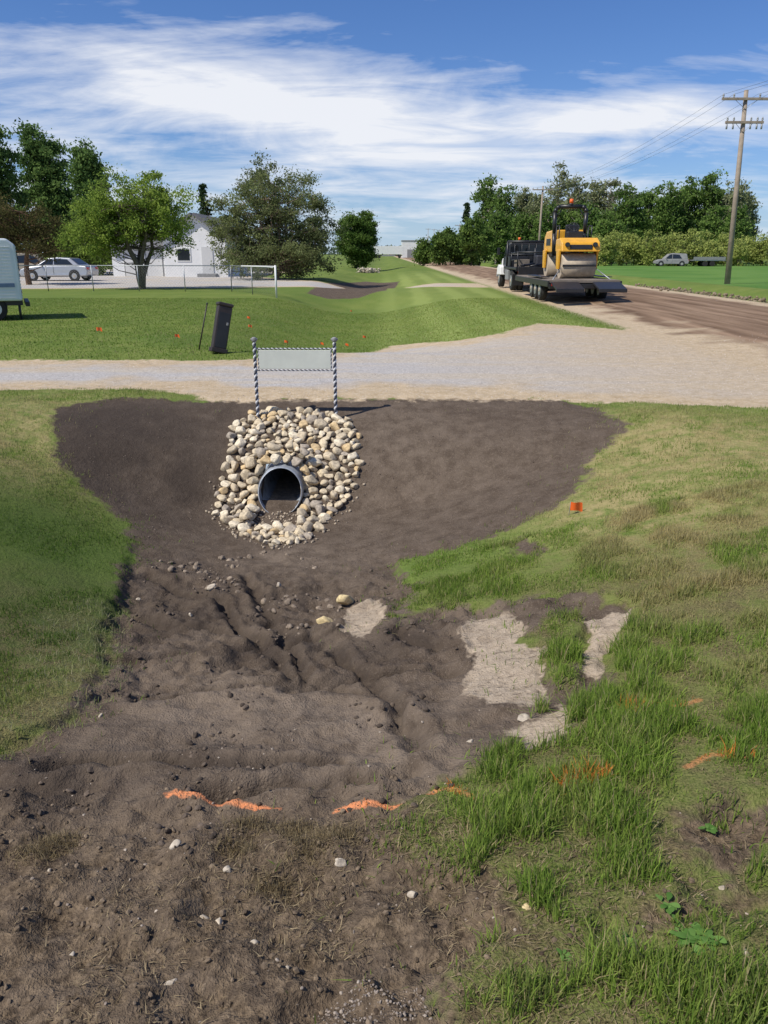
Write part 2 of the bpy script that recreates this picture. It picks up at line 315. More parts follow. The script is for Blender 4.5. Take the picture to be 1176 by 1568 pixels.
x,y=sample(130000,-3.6,4.2,1.2,9.2); s=soil_sd(x,y); k=(s>0)&(s<.6)&(rng.random(len(x))<.6*np.exp(-s*7))&(fbm(x*6,y*6,2,71)>.48); x,y=x[k],y[k]
blades("grass_sprigs",x,y,rng.uniform(.02,.055,len(x)),rng.uniform(.003,.006,len(x)),gcol(x,y,.8),.8)
x,y=sample(260000,-3,2.8,1.0,3.0); s=soil_sd(x,y); dens=ss(.42,.62,fbm(x*4,y*4,4,80))*(1-ss(2.1,2.5,y))*(.3+.7*np.exp(-((x-.2)/.55)**2)) ; k=(rng.random(len(x))<dens*.5)&(s>-.5); x,y=x[k],y[k]
c=lerp((.52,.42,.26),(.13,.095,.06),rng.random(len(x))**.8)
blades("straw_litter",x,y,rng.uniform(.008,.045,len(x)),rng.uniform(.0014,.0038,len(x)),c,flat=True,zoff=.006)
cxs=np.array([site(u,v) for u,v in[(380,1270),(450,1280),(360,1300),(470,1310),(520,1290),(60,1300),(90,1280),(420,1350)]]); i=rng.integers(0,len(cxs),5200)
x=cxs[i,0]+rng.normal(0,.045,5200); y=cxs[i,1]+rng.normal(0,.03,5200)
blades("dead_grass_tufts",x,y,rng.uniform(.015,.05,5200),rng.uniform(.0014,.003,5200),lerp((.46,.37,.21),(.12,.09,.055),rng.random(5200)),.9)
x,y=sample(30000,-3.8,-1.2,2.2,5); s=soil_sd(x,y); k=(s<.15)&(s>-.4)&(rng.random(len(x))<.55); x,y=x[k],y[k]
c=lerp((.46,.41,.26),(.24,.32,.10),rng.random(len(x)))
blades("dead_grass",x,y,rng.uniform(.02,.055,len(x)),rng.uniform(.002,.004,len(x)),c,.9)
# ---------------------------------------------------------------- stones
def ico(sub):
    bm=bmesh.new(); bmesh.ops.create_icosphere(bm,subdivisions=sub,radius=1); V=np.array([v.co[:] for v in bm.verts]); Fc=np.array([[v.index for v in f.verts] for f in bm.faces]); bm.free(); return V,Fc
IC={k:ico(k) for k in (1,2,3)}
def rmat():
    q=rng.normal(size=4); q/=np.linalg.norm(q); a,b,c,d=q
    return np.array([[1-2*(c*c+d*d),2*(b*c-a*d),2*(b*d+a*c)],[2*(b*c+a*d),1-2*(b*b+d*d),2*(c*d-a*b)],[2*(b*d-a*c),2*(c*d+a*b),1-2*(b*b+c*c)]])
def stones(name,pos,size,cols,sub=2,mat=M_rock,facet=6,squash=(.55,1),smooth=True,parent=None,flat=True,dr=(.62,.88)):
    V0,F0=IC[sub]; Vs=[];Fs=[];Cs=[];o=0
    for i in range(len(pos)):
        V=V0.copy()
        for _ in range(facet):
            n=rng.normal(size=3); n/=np.linalg.norm(n); d=rng.uniform(*dr); q=V@n-d; V-=np.outer(np.maximum(q,0)*.9,n)
        V*=1+.06*np.sin(V0@rng.normal(0,3,(3,))+rng.uniform(0,6))[:,None]
        V*=np.array([1,rng.uniform(.6,1),rng.uniform(*squash)])
        if flat:
            a=rng.uniform(0,6.28); tx,ty=rng.normal(0,.4,2); Rm=np.array(Matrix.Rotation(a,3,'Z')@Matrix.Rotation(tx,3,'X')@Matrix.Rotation(ty,3,'Y'))
        else: Rm=rmat()
        V=(V@Rm.T)*size[i]+pos[i]; Vs.append(V);Fs.append(F0+o);Cs.append(np.repeat(cols[i][None],len(V),0)); o+=len(V)
    return mk(name,np.vstack(Vs),[np.vstack(Fs)],[mat],smooth=smooth,col=np.vstack(Cs),parent=parent)
apron=P([(388,637),(440,628),(500,634),(538,645),(554,675),(548,730),(539,765),(505,800),(465,830),(420,838),(374,824),(330,787),(334,740),(347,700),(354,660)])
acc=[];szs=[]
cx=rng.uniform(apron[:,0].min()-.1,apron[:,0].max()+.1,16000); cyy=rng.uniform(apron[:,1].min()-.1,apron[:,1].max()+.1,16000); k=sdp(apron,cx,cyy)>-.02+.12*rng.random(16000); cx,cyy=cx[k],cyy[k]; cz=base(cx,cyy)
PR=.235; PZ=-.69
for a in np.linspace(-.1,math.pi+.1,10): acc.append((XC+math.cos(a)*(PR+.080)+rng.uniform(-.015,.015),7.93+.12*math.sin(a)+rng.uniform(-.04,.03),PZ+math.sin(a)*(PR+.072)+rng.uniform(-.01,.02))); szs.append(rng.uniform(.07,.09))
for a in np.linspace(0.2,math.pi-.2,8): acc.append((XC+math.cos(a)*(PR+.19),8.12+rng.uniform(-.03,.03),PZ+math.sin(a)*(PR+.18))); szs.append(rng.uniform(.07,.09))
for sx in(-1,1):
    for yy_ in(7.36,7.5,7.64,7.78): acc.append((XC+sx*(.29+rng.uniform(-.03,.03)),yy_,-.86+rng.uniform(0,.05))); szs.append(rng.uniform(.06,.08))
for X,Y,Z in zip(cx,cyy,cz):
    if abs(X-XC)<.24 and 7.30<Y<8.3: continue
    s=rng.uniform(.046,.098)*(.75+.25*rng.random()) if Y>7.15 else rng.uniform(.030,.068)
    p=np.array((X,Y,Z+s*.40)); A=np.array(acc)
    if (np.linalg.norm(A-p,axis=1)>(np.array(szs)+s)*.66).all(): acc.append(tuple(p)); szs.append(s)
acc=np.array(acc); n1=len(acc)
tt=rng.random(n1); cols=lerp((.60,.50,.345),(.46,.385,.275),tt); r=rng.random(n1); cols[r<.22]=(.66,.575,.43); cols[r>.90]=(.35,.30,.24); cols[(r>.80)&(r<.90)]=(.55,.41,.23)
stones("rock_apron",acc,np.array(szs)*1.06,cols,3,squash=(.5,.85),facet=10,dr=(.5,.82))
x,y=sample(3000,-2.4,-.1,6.3,8.0); s=sdp(apron,x,y); inch=(np.abs(x-XC)<.24)&(y>7.2); k=(s>-.10)&np.where(inch,(y<7.7)&(rng.random(len(x))<.6),rng.random(len(x))<.3)&~((y>7.86)&(np.abs(x-XC)<.24)); x,y=x[k],y[k]
sz=rng.uniform(.008,.022,len(x)); stones("channel_gravel",np.stack([x,y,H(x,y)+sz*.3],1),sz,lerp((.46,.38,.28),(.22,.18,.14),rng.random(len(x))),1,facet=3)
def tubeY(name,x,z,r,y0,y1,th,mat,parent=None):
    seg=40; rings=np.arange(y0,y1,.017); Vs=[]
    for j,Y in enumerate(rings):
        rr=r+.008*math.sin(Y*2*math.pi/.068)
        a=np.linspace(0,2*math.pi,seg,endpoint=False); yo=Y+.26*(np.sin(a)*.5+.5)
        Vs.append(np.stack([x+np.cos(a)*rr,yo,z+np.sin(a)*rr],1))
    n=len(rings); V=np.vstack(Vs); Fq=[]
    i=np.arange(seg)
    for j in range(n-1): Fq.append(np.stack([j*seg+i,j*seg+(i+1)%seg,(j+1)*seg+(i+1)%seg,(j+1)*seg+i],1))
    ob=mk(name,V,[np.vstack(Fq)],[mat],smooth=True,parent=parent); so=ob.modifiers.new("s",'SOLIDIFY'); so.thickness=th; so.offset=1
    return ob
cul=empty("culvert_pipe")
tubeY("barrel",XC,PZ,PR,7.66,13.6,.005,M_cor,cul)
yy=np.linspace(7.50,13,140); xx=np.linspace(-.19,.19,14); X_,Y_=np.meshgrid(xx,yy); Z_=PZ-PR+.055+.5*X_**2+.03*(fbm(X_*14,Y_*10,3,3)-.5)-.10*(1-ss(7.50,7.8,Y_)); I=np.arange(140*14).reshape(140,14)
mk("silt_bed",np.stack([X_.ravel()+XC,Y_.ravel(),Z_.ravel()],1),[np.stack([I[:-1,:-1],I[:-1,1:],I[1:,1:],I[1:,:-1]],-1).reshape(-1,4)],[simple("silt",(.40,.32,.235),.95,0,.5,26,1)],smooth=True,parent=cul)
def scatter(name,poly,n,s0,s1,cA,cB,sub=1,mat=M_clod,pw=2.5,facet=4,thr=.42,sq=(.45,.8)):
    lo=poly.min(0);hi=poly.max(0); x=rng.uniform(lo[0],hi[0],n*4); y=rng.uniform(lo[1],hi[1],n*4); k=(sdp(poly,x,y)>0)&(fbm(x*3,y*3,3,90)>thr)&(soil_sd(x,y)>-.05)&(clay_sd(x,y)<-.02); x,y=x[k][:n],y[k][:n]
    sz=s0+(s1-s0)*rng.random(len(x))**pw
    return stones(name,np.stack([x,y,H(x,y)+sz*.1],1),sz,lerp(cA,cB,rng.random(len(x))),sub,mat,facet,flat=True,smooth=False,squash=sq)
scatter("pale_soil_clods",P([(215,862),(300,845),(420,840),(460,855),(560,900),(590,935),(570,980),(470,990),(400,960),(330,915),(240,890)]),260,.005,.036,(.30,.24,.18),(.14,.11,.085),2,thr=.5)
scatter("soil_clods",P([(215,850),(600,870),(700,940),(870,1080),(780,1180),(600,1290),(300,1320),(20,1250),(20,1150),(170,1030)]),1100,.003,.020,(.14,.108,.083),(.06,.046,.036),2,thr=.52)
scatter("foreground_clods",np.array([(-2.4,2.6),(1,2.6),(.9,1.0),(-1.6,1.0)]),2400,.002,.014,(.21,.16,.11),(.07,.05,.034),1,thr=.45)
scatter("topsoil_crumbs",P([(100,630),(940,640),(880,750),(690,850),(480,880),(220,850)]),1200,.003,.012,(.19,.15,.12),(.10,.078,.06),1,thr=.4)
scatter("pebbles",np.array([(-2.4,3.2),(1.6,3.2),(.9,1.0),(-1.6,1.0)]),320,.002,.008,(.42,.36,.29),(.22,.18,.15),2,M_rock,2.5)
scatter("road_edge_gravel",P([(440,1568),(670,1568),(640,1510),(560,1500),(480,1530)]),360,.002,.007,(.38,.32,.26),(.18,.15,.13),1,M_rock,2,thr=.46)
sp=[(530,932,28),(498,951,24),(270,1308,19),(349,1335,15),(313,1400,14),(334,1407,22),(389,1442,15),(520,1323,24),(632,1363,18),(262,1503,20),(110,1458,12),(720,1142,11),(427,900,14),(325,912,14),(292,945,10),(805,1405,14),(1137,1490,14),(440,1475,9),(75,1330,9),(155,1100,9),(365,960,8),(212,915,10),(1105,1365,12),(800,1105,22)]
ps=[];ss_=[];cc=[]
for u,v,wpx in sp:
    sx,sy=site(u,v); dist=sy*math.cos(PITCH)+1.9*math.sin(PITCH); s=wpx/2*dist/F*(1.35 if u in(530,498) else 1.1); ps.append((sx,sy,H([sx],[sy])[0]+s*(.35 if v<1000 else .12))); ss_.append(s); cc.append((.44,.38,.30) if u not in (530,498,805) else (.58,.46,.25))
stones("loose_stone",np.array(ps),np.array(ss_),np.array(cc),3,squash=(.5,.8),facet=10,dr=(.5,.8))
x,y=sample(9000,-9,8,9.6,16.5); k=drive_sd(x,y)>.0; x,y=x[k],y[k]; sz=rng.uniform(.003,.011,len(x))
stones("driveway_gravel",np.stack([x,y,H(x,y)],1)[:4200],sz[:4200],lerp((.60,.54,.47),(.34,.30,.26),rng.random(len(x)))[:4200],1,facet=1)
x=rng.normal(15.0,.7,800); y=rng.uniform(28,46,800); sz=.02+.08*rng.random(800)**2
stones("rubble_berm",np.stack([x,y,np.maximum(base(x,y),-.25)+rng.uniform(0,.16,800)],1),sz,lerp((.30,.23,.16),(.13,.11,.07),rng.random(800)),1,M_clod,3)
x=rng.normal(-1.6,.5,150); y=rng.normal(80,.5,150); sz=rng.uniform(.08,.18,150)
stones("rock_pile",np.stack([x,y,base(x,y)+rng.uniform(.0,.4,150)],1),sz,lerp((.55,.48,.38),(.38,.33,.27),rng.random(150)),1)
# ---------------------------------------------------------------- part helpers
def box(name,c,s,mat,parent,bev=.0,rot=(0,0,0)):
    x,y,z=[q/2 for q in s]; V=np.array([(a*x,b*y,d*z) for a in(-1,1) for b in(-1,1) for d in(-1,1)]); Fq=[[0,1,3,2],[4,6,7,5],[0,4,5,1],[2,3,7,6],[0,2,6,4],[1,5,7,3]]
    ob=mk(name,V,[Fq],[mat],parent=parent); ob.location=c; ob.rotation_euler=rot
    if bev: b=ob.modifiers.new("b",'BEVEL'); b.width=bev; b.segments=2
    return ob
def tubes_data(segs,ns=8):
    Vs=[];Fq=[];o=0; a=np.linspace(0,2*math.pi,ns,endpoint=False); ca,sa=np.cos(a),np.sin(a); i=np.arange(ns)
    for p0,p1,r0,r1 in segs:
        p0=np.asarray(p0,float);p1=np.asarray(p1,float); d=p1-p0; L=np.linalg.norm(d)+1e-9; d/=L
        u=np.cross(d,[0,0,1] if abs(d[2])<.9 else [1,0,0]); u/=np.linalg.norm(u); v=np.cross(d,u)
        c=np.outer(ca,u)+np.outer(sa,v); Vs+= [p0+c*r0,p1+c*r1,[p0],[p1]]
        Fq.append(np.stack([o+i,o+(i+1)%ns,o+ns+(i+1)%ns,o+ns+i],1))
        Fq.append(np.stack([o+(i+1)%ns,o+i,np.full(ns,o+2*ns),np.full(ns,o+2*ns)],1)); Fq.append(np.stack([o+ns+i,o+ns+(i+1)%ns,np.full(ns,o+2*ns+1),np.full(ns,o+2*ns+1)],1))
        o+=2*ns+2
    Fq=np.vstack(Fq); tri=Fq[:,2]==Fq[:,3]
    return np.vstack(Vs),[Fq[~tri],Fq[tri][:,:3]]
def tubes(name,segs,mat,parent=None,ns=8,smooth=True):
    V,Fl=tubes_data(segs,ns); ob=mk(name,V,Fl,[mat],smooth=False,parent=parent)
    if smooth:
        n4=len(Fl[0]); a=np.zeros(len(ob.data.polygons),bool); a[:n4]=True; ob.data.polygons.foreach_set("use_smooth",a)
    return ob
def prism(name,prof,w,mat,parent,cen=0,bev=.02,taper=None):
    n=len(prof); V=[]
    for s in(-1,1):
        for (a,b) in prof:
            ww=w/2*(taper(b) if taper else 1); V.append((cen+s*ww,a,b))
    Fq=[[i,(i+1)%n,n+(i+1)%n,n+i] for i in range(n)]
    ob=mk(name,V,[Fq,[list(range(n))[::-1]],[list(range(n,2*n))]],[mat],parent=parent)
    if bev: b=ob.modifiers.new("b",'BEVEL'); b.width=bev; b.segments=2; b.limit_method='ANGLE'
    return ob
def wheel(name,c,r,w,parent,rim=M_grey):
    x,y,z=c
    tubes(name+"_tyre",[((x-w/2,y,z),(x-w/2+.03,y,z),r*.93,r),((x-w/2+.03,y,z),(x+w/2-.03,y,z),r,r),((x+w/2-.03,y,z),(x+w/2,y,z),r,r*.93)],M_tyre,parent,24)
    tubes(name+"_rim",[((x-w/2-.01,y,z),(x+w/2+.01,y,z),r*.55,r*.55)],rim,parent,18)
    tubes(name+"_hub",[((x-w/2-.03,y,z),(x+w/2+.03,y,z),r*.2,r*.2)],M_drum,parent,10)
# ---------------------------------------------------------------- sign on twisted posts
sg=empty("sign",(0,0,0)); M_sw=simple("sign_white",(.66,.68,.60),.6,0,.08,5); M_wp=simple("white_enamel",(.75,.76,.78),.4,0,.05); M_navy=simple("dark_enamel",(.05,.055,.085),.45,0,.2)
SY=9.02
def rope(name,p0,p1,r,pitch,parent):
    p0=np.array(p0,float);p1=np.array(p1,float); d=p1-p0;L=np.linalg.norm(d);d/=L; u=np.cross(d,[0,1,0]);u/=np.linalg.norm(u);v=np.cross(d,u); n=int(L/pitch*10)
    for nm,ph,mt in(("white_strand",0,M_wp),("dark_strand",math.pi,M_navy)):
        t=np.linspace(0,1,n); a=t*L/pitch*2*math.pi+ph; C=p0+np.outer(t*L,d)+np.outer(np.cos(a)*r*.55,u)+np.outer(np.sin(a)*r*.55,v)
        tubes(name+"_"+nm,[(C[i],C[i+1],r*.62,r*.62) for i in range(n-1)],mt,parent,7)
xL,zt=W(389,522,SY); xR,_=W(512,525,SY); zl=H([xL],[SY])[0]; zr=H([xR],[SY])[0]
rope("post_left",(xL,SY,zl-.1),(xL,SY,zt),.019,.075,sg); rope("post_right",(xR,SY,zr-.1),(xR,SY,zt-.01),.019,.075,sg)
for nm,X in(("cap_left",xL),("cap_right",xR)):
    tubes(nm,[((X,SY,zt-.01),(X,SY,zt+.012),.022,.038),((X,SY,zt+.012),(X,SY,zt+.028),.04,.04),((X,SY,zt+.028),(X,SY,zt+.042),.034,.016)],M_grey,sg,12)
_,z1=W(450,534,SY); _,z2=W(450,567,SY)
rope("rail_top",(xL,SY,z1),(xR,SY,z1),.009,.05,sg); rope("rail_bottom",(xL,SY,z2),(xR,SY,z2),.009,.05,sg)
box("board",((xL+xR)/2,SY,(z1+z2)/2),(xR-xL-.09,.012,z1-z2-.03),M_sw,sg,.004)
rope("frame_left",(xL+.04,SY,z2),(xL+.04,SY,z1),.007,.045,sg); rope("frame_right",(xR-.04,SY,z2),(xR-.04,SY,z1),.007,.045,sg)
# ---------------------------------------------------------------- utility pedestal + stake
bx,by=site(334,541); ped=empty("utility_pedestal",(bx,by,base(bx,by)+.03)); ped.rotation_euler=(math.radians(-6),math.radians(14),math.radians(25))
box("cabinet",(0,0,.40),(.25,.18,.80),M_brown,ped,.015); box("lid",(0,0,.83),(.28,.21,.06),M_brown,ped,.02); box("door_panel",(0,-.094,.38),(.20,.01,.62),M_black,ped,.004); box("latch",(.07,-.105,.5),(.03,.02,.05),M_grey,ped,.003); box("collar",(0,0,.02),(.29,.23,.08),M_brown,ped,.01)
a=site(303,537); b_=W(317,466,a[1]); stk=empty("marker_stake"); tubes("rod",[((a[0],a[1],-.1),(b_[0],a[1],b_[1]),.014,.012)],M_brown,stk); tubes("cap",[((b_[0],a[1],b_[1]),(b_[0]+.006,a[1],b_[1]+.03),.018,.012)],M_black,stk)
# ---------------------------------------------------------------- orange pin flags
for u,v,s in[(148,510,1.3),(870,795,1.2),(268,520,1),(380,503,1),(528,532,1),(555,520,1),(435,527,1),(490,530,1),(378,490,1),(536,478,.8)]:
    fx_,fy_=site(u,v); e=empty("marker_flag",(fx_,fy_,H([fx_],[fy_])[0])); hh=.10*s
    tubes("wire",[((0,0,-.03),(.01,0,hh),.0025,.0025)],M_grey,e,6); w_=.09*s; n=8; V=[]
    for i in range(n+1):
        q=i/n; V+=[(.01+q*w_,.015*math.sin(q*5+u),hh-.065*s-.012*q+.01*math.sin(q*4)),(.01+q*w_*.93,.018*math.sin(q*5+u+.6),hh-.014*q)]
    mk("flag",V,[[[2*i,2*i+2,2*i+3,2*i+1] for i in range(n)]],[M_orange],parent=e,smooth=True)
# ---------------------------------------------------------------- weeds
for u,v,s in[(1062,1475,.045),(1045,1462,.035),(1078,1468,.035),(1015,1408,.032),(1085,1275,.03),(960,1455,.022),(860,1480,.02),(1040,1440,.028)]:
    fx_,fy_=site(u,v); z0=H([fx_],[fy_])[0]; V=[];Fq=[];cs=[];o=0
    for i in range(15):
        a=rng.uniform(0,6.28);L=s*rng.uniform(.5,1.2);wd=L*.26; up=rng.uniform(.2,.8); sx_=rng.uniform(-.4,.4,2)*s
        pr=[(0,0),(.35,.7),(.65,1),(.88,.6),(1,0)]
        for q,ww in pr:
            c=np.array([fx_+sx_[0]+math.cos(a)*L*q,fy_+sx_[1]+math.sin(a)*L*q,z0+L*up*(q-.55*q*q*1.3)+.012]); sd=np.array([-math.sin(a),math.cos(a),.15])*wd*ww; V+=[c-sd,c,c+sd]
        for j in range(4):
            for kk in(0,1): Fq.append([o+3*j+kk,o+3*j+kk+1,o+3*j+4+kk,o+3*j+3+kk])
        o+=15; cs+=[lerp((.10,.22,.05),(.22,.38,.10),rng.random(1))[0]]*15
    mk("broadleaf_weed",V,[Fq],[M_blade],smooth=True,col=np.array(cs))
# ---------------------------------------------------------------- trees
def leafquads(C,size,cols):
    n=len(C); a=rng.normal(size=(n,3)); a/=np.linalg.norm(a,axis=1)[:,None]; b=rng.normal(size=(n,3)); b=np.cross(a,b); b/=np.linalg.norm(b,axis=1)[:,None]
    s=size*rng.uniform(.6,1.4,n)[:,None]; V=np.stack([C-a*s,C-b*s*.55,C+a*s,C+b*s*.55],1).reshape(-1,3)
    return V,np.arange(4*n).reshape(-1,4),np.repeat(cols,4,0)
def tree_data(basep,H_,blobs,ncl,lpc,leaf,cr,cA,cB,tr=.15,stems=1,bare=0,branchr=.035,trunkc=(.13,.105,.08)):
    B=np.array(basep,float); segs=[]; stem=[]
    for s in range(stems):
        a=2*math.pi*s/stems+.4; sp_=0 if stems==1 else .22*H_
        pts=[B+np.array([0,0,-.1])]; m_=6
        for j in range(1,m_+1):
            q=j/m_; pts.append(B+np.array([math.cos(a)*sp_*q**1.2,math.sin(a)*sp_*q**1.2,H_*.72*q])+rng.normal(0,.012*H_,3)*(q<1))
        for j in range(m_): segs.append((pts[j],pts[j+1],tr*(1-.85*j/m_),tr*(1-.85*(j+1)/m_)))
        stem.append(pts)
    cc=[]
    vols=np.array([b[3]*b[4]*b[5] for b in blobs])**.8; vols/=vols.sum()
    for i in range(ncl):
        b=blobs[rng.choice(len(blobs),p=vols)]; d=rng.normal(size=3); d/=np.linalg.norm(d); r_=rng.random()**.42*(1+rng.normal(0,.07)); cc.append(B+np.array([b[0]+d[0]*b[3]*r_,b[1]+d[1]*b[4]*r_,b[2]+d[2]*b[5]*r_]))
    cc=np.array(cc); LC=[];LV=[]
    for c in cc:
        st=stem[rng.integers(len(stem))]; allp=np.array(st[1:]); okp=allp[allp[:,2]<c[2]+.05*H_]; okp=okp if len(okp) else allp[:1]
        p0=okp[np.argmin(np.linalg.norm(okp-c,axis=1)+rng.random(len(okp))*.1*H_)]; mid=(p0+c)/2+np.array([0,0,-.04*H_])+rng.normal(0,.02*H_,3); r0=branchr*rng.uniform(.6,1.3)
        segs+= [(p0,mid,r0,r0*.6),(mid,c,r0*.6,r0*.2)]
        for _ in range(int(2+5*bare)): segs.append((c,c+rng.normal(0,1,3)*cr*.6+np.array([0,0,.4*cr]),r0*.25,r0*.1))
        nn=max(4,int(lpc*rng.uniform(.5,1.4)*(1-.5*bare))); rr=cr*rng.uniform(.6,1.3)
        L=c+rng.normal(0,1,(nn,3))*np.array([rr,rr,rr*.65])*.6; v=rng.random(); LC.append(L); LV.append(np.clip(v*.7+rng.random(nn)*.4-.05,0,1))
    LC=np.vstack(LC);LV=np.concatenate(LV); V,Fq,c=leafquads(LC,leaf,lerp(cA,cB,LV))
    tv,tf=tubes_data(segs,6); tc=np.repeat(np.array(trunkc)[None],len(tv),0)
    return tv,tf,tc,V,Fq,c
def emit(name,datas):
    Vs=[];Q=[];T=[];Cs=[];o=0;LQ=[]
    for tv,tf,tc,V,Fq,c in datas:
        Vs.append(tv);Cs.append(tc);Q.append(tf[0]+o);T.append(tf[1]+o);o+=len(tv); Vs.append(V);Cs.append(c);LQ.append(Fq+o);o+=len(V)
    Q=np.vstack(Q);T=np.vstack(T);LQ=np.vstack(LQ); mis=np.concatenate([np.zeros(len(Q)+len(T)),np.ones(len(LQ))])
    # face order in mk: quads, tris, leaf quads
    return mk(name,np.vstack(Vs),[Q,T,LQ],[M_barkc,M_leaf],mis,col=np.vstack(Cs))
M_barkc=colmat("tree_bark",.9,0,0,12,.35)
def conifer_data(basep,H_,R_,layers,lpc,leaf,cA,cB,low=.05):
    B=np.array(basep,float); segs=[(B,B+np.array([0,0,H_]),.03*H_*.6,.01)]; LC=[];LV=[]
    for i in range(layers):
        q=i/(layers-1); z=H_*(low+(1-low)*q); r=R_*(1-q)**.85+.03*R_; nb=int(6+8*(1-q))
        for k in range(nb):
            a=rng.uniform(0,6.28); rr=r*rng.uniform(.6,1.15); tip=B+np.array([math.cos(a)*rr,math.sin(a)*rr,z-rr*.25]); p0=B+np.array([0,0,z+.02*H_]); segs.append((p0,tip,.012*H_*.3,.004))
            n=lpc; t=rng.random(n)**.6; L=p0+(tip-p0)*t[:,None]+rng.normal(0,.018*H_,(n,3))*np.array([1,1,.6]); LC.append(L); v=rng.random(); LV.append(np.clip(v*.6+rng.random(n)*.4,0,1))
    LC=np.vstack(LC);LV=np.concatenate(LV);V,Fq,c=leafquads(LC,leaf,lerp(cA,cB,LV)); tv,tf=tubes_data(segs,5); return tv,tf,np.repeat(np.array([[.1,.075,.055]]),len(tv),0),V,Fq,c
tx=W(218,440,40)[0]
emit("lawn_tree",[tree_data((tx,40,0),5.3,[(.2,0,4.0,2.3,2.3,1.6),(-1.9,0,2.7,1.7,1.7,1.3),(1.5,0,3.1,1.4,1.5,1.4),(-1.0,0,3.4,1.6,1.6,1.4)],200,190,.06,.40,(.12,.19,.035),(.34,.44,.09),.15,5,0,.03)])
tx=W(425,428,55)[0]
emit("willow_bush",[tree_data((tx,55,0),7.0,[(0,0,4.1,3.5,3.2,3.3),(-2.4,0,2.9,2.1,2.2,2.7),(2.4,0,2.9,1.9,2.0,2.7),(0,0,1.6,3.8,3.0,1.5)],460,160,.07,.45,(.10,.125,.05),(.25,.29,.12),.10,9,.35,.028,(.26,.195,.14))])
tx=W(547,395,105)[0]; emit("round_tree",[tree_data((tx,105,0),7,[(0,0,3.5,2.6,2.5,3.6)],220,170,.12,.55,(.055,.11,.024),(.15,.23,.055),.2)])
tx=W(318,400,78)[0]; emit("spruce_tree",[conifer_data((tx,78,0),7.6,2.0,20,26,.13,(.028,.05,.024),(.07,.11,.045))])
for u,wd,top,Yd in[(-2,90,162,66),(90,80,184,74),(152,46,218,68),(-70,90,160,80)]:
    X=W(u,400,Yd)[0]; hz=W(u,top,Yd)[1]; r=wd/2*Yd/1245
    emit("poplar_tree",[tree_data((X,Yd,0),hz,[(0,0,hz*.58,r,r,hz*.36),(r*.3,0,hz*.33,r*1.05,r,hz*.25),(-r*.2,0,hz*.78,r*.65,r*.65,hz*.21)],210,170,.13,.6,(.05,.105,.03),(.20,.30,.09),.22)])
X=W(40,400,46)[0]
emit("pine_tree",[tree_data((X,46,0),5.4,[(-.3,0,3.2,2.2,2.0,1.1),(.7,0,2.3,1.8,1.6,1.0),(-1.5,0,4.2,1.3,1.3,.9)],100,190,.06,.42,(.05,.055,.022),(.14,.13,.05),.17,1,.1,.05,(.16,.095,.055))])
X=W(140,400,66)[0]; emit("garden_shrub",[tree_data((X,66,0),5,[(0,0,2.9,1.9,1.8,2.6),(-1.6,0,1.8,1.5,1.5,1.7),(1.6,0,1.6,1.3,1.3,1.5)],130,120,.10,.5,(.09,.15,.03),(.25,.34,.08),.12,3)])
ds=[]
spec=[(742,34,262,0),(770,26,278,0),(800,30,283,.3),(822,26,290,.3),(850,30,248,.8),(876,30,262,.7),(905,32,270,.5),(930,30,266,.6),(955,32,278,.2),(985,34,272,.1),(1015,36,262,0),(1045,36,264,0),(1075,34,260,.1),(1100,30,268,.4),(1120,28,272,.5),(1136,22,292,.5),(760,30,318,0),(800,34,322,.1),(835,40,312,.2),(865,34,318,.2),(895,40,310,.2),(930,36,318,.1),(960,44,310,.1),(1030,44,306,0),(1090,44,310,0),(1125,24,318,.1)]
for u,wd,top,bare in spec:
    Yd=150+rng.uniform(-10,8)-(10 if top>305 else 0); X=W(u,390,Yd)[0]; hz=W(u,top,Yd)[1]; r=wd/2*Yd/1245*1.1
    cA,cB=((.07,.13,.032),(.20,.30,.075)) if bare<.3 else ((.15,.175,.08),(.32,.35,.18))
    ds.append(tree_data((X,Yd,0),hz,[(0,0,hz*.64,r,r,hz*.32),(0,0,hz*.34,r*1.15,r,hz*.30)],120,80,.22,.9,cA,cB,.2,1,bare,.07,(.42,.37,.30)))
emit("shelterbelt_trees",ds)
ds=[]
for i in range(36):
    Yd=118+rng.uniform(-3,3); u=903+i*11.5; X=W(u,390,Yd)[0]; hz=rng.uniform(2.8,5.0)
    ds.append(tree_data((X,Yd,0),hz,[(0,0,hz*.5,1.1,1.2,hz*.5)],32,60,.14,.55,(.22,.28,.07),(.46,.50,.15),.05,4,0,.02))
emit("caragana_hedge",ds)
ds=[]
for u,wd,top in[(672,26,358),(690,28,352),(722,32,335),(650,20,372),(735,30,350),(705,26,362)]:
    Yd=rng.uniform(112,122); X=W(u,390,Yd)[0]; hz=W(u,top,Yd)[1]; r=wd/2*Yd/1245*1.2
    ds.append(tree_data((X,Yd,0),hz,[(0,0,hz*.55,r,r,hz*.5)],60,70,.18,.6,(.06,.115,.03),(.19,.27,.065),.1))
emit("roadside_bushes",ds)
X=W(713,390,125)[0]; emit("spruce_tree",[conifer_data((X,125,0),8.6,1.8,20,22,.2,(.028,.05,.024),(.07,.10,.045))])
n=26000; u=rng.uniform(-1400,1400,n); yy=rng.uniform(850,930,n); hh=6+7*fbm(u*.02,u*0,4,3)+3*vn(u*.15,u*0,5); gap=((u>-75)&(u<70)); hh[gap]*=.8
z=rng.random(n)**.8*hh; V,Fq,c=leafquads(np.stack([u,yy,z],1),1.7,lerp((.10,.14,.10),(.17,.21,.15),rng.random(n))); mk("distant_treeline",V,[Fq],[M_leaf],col=c)
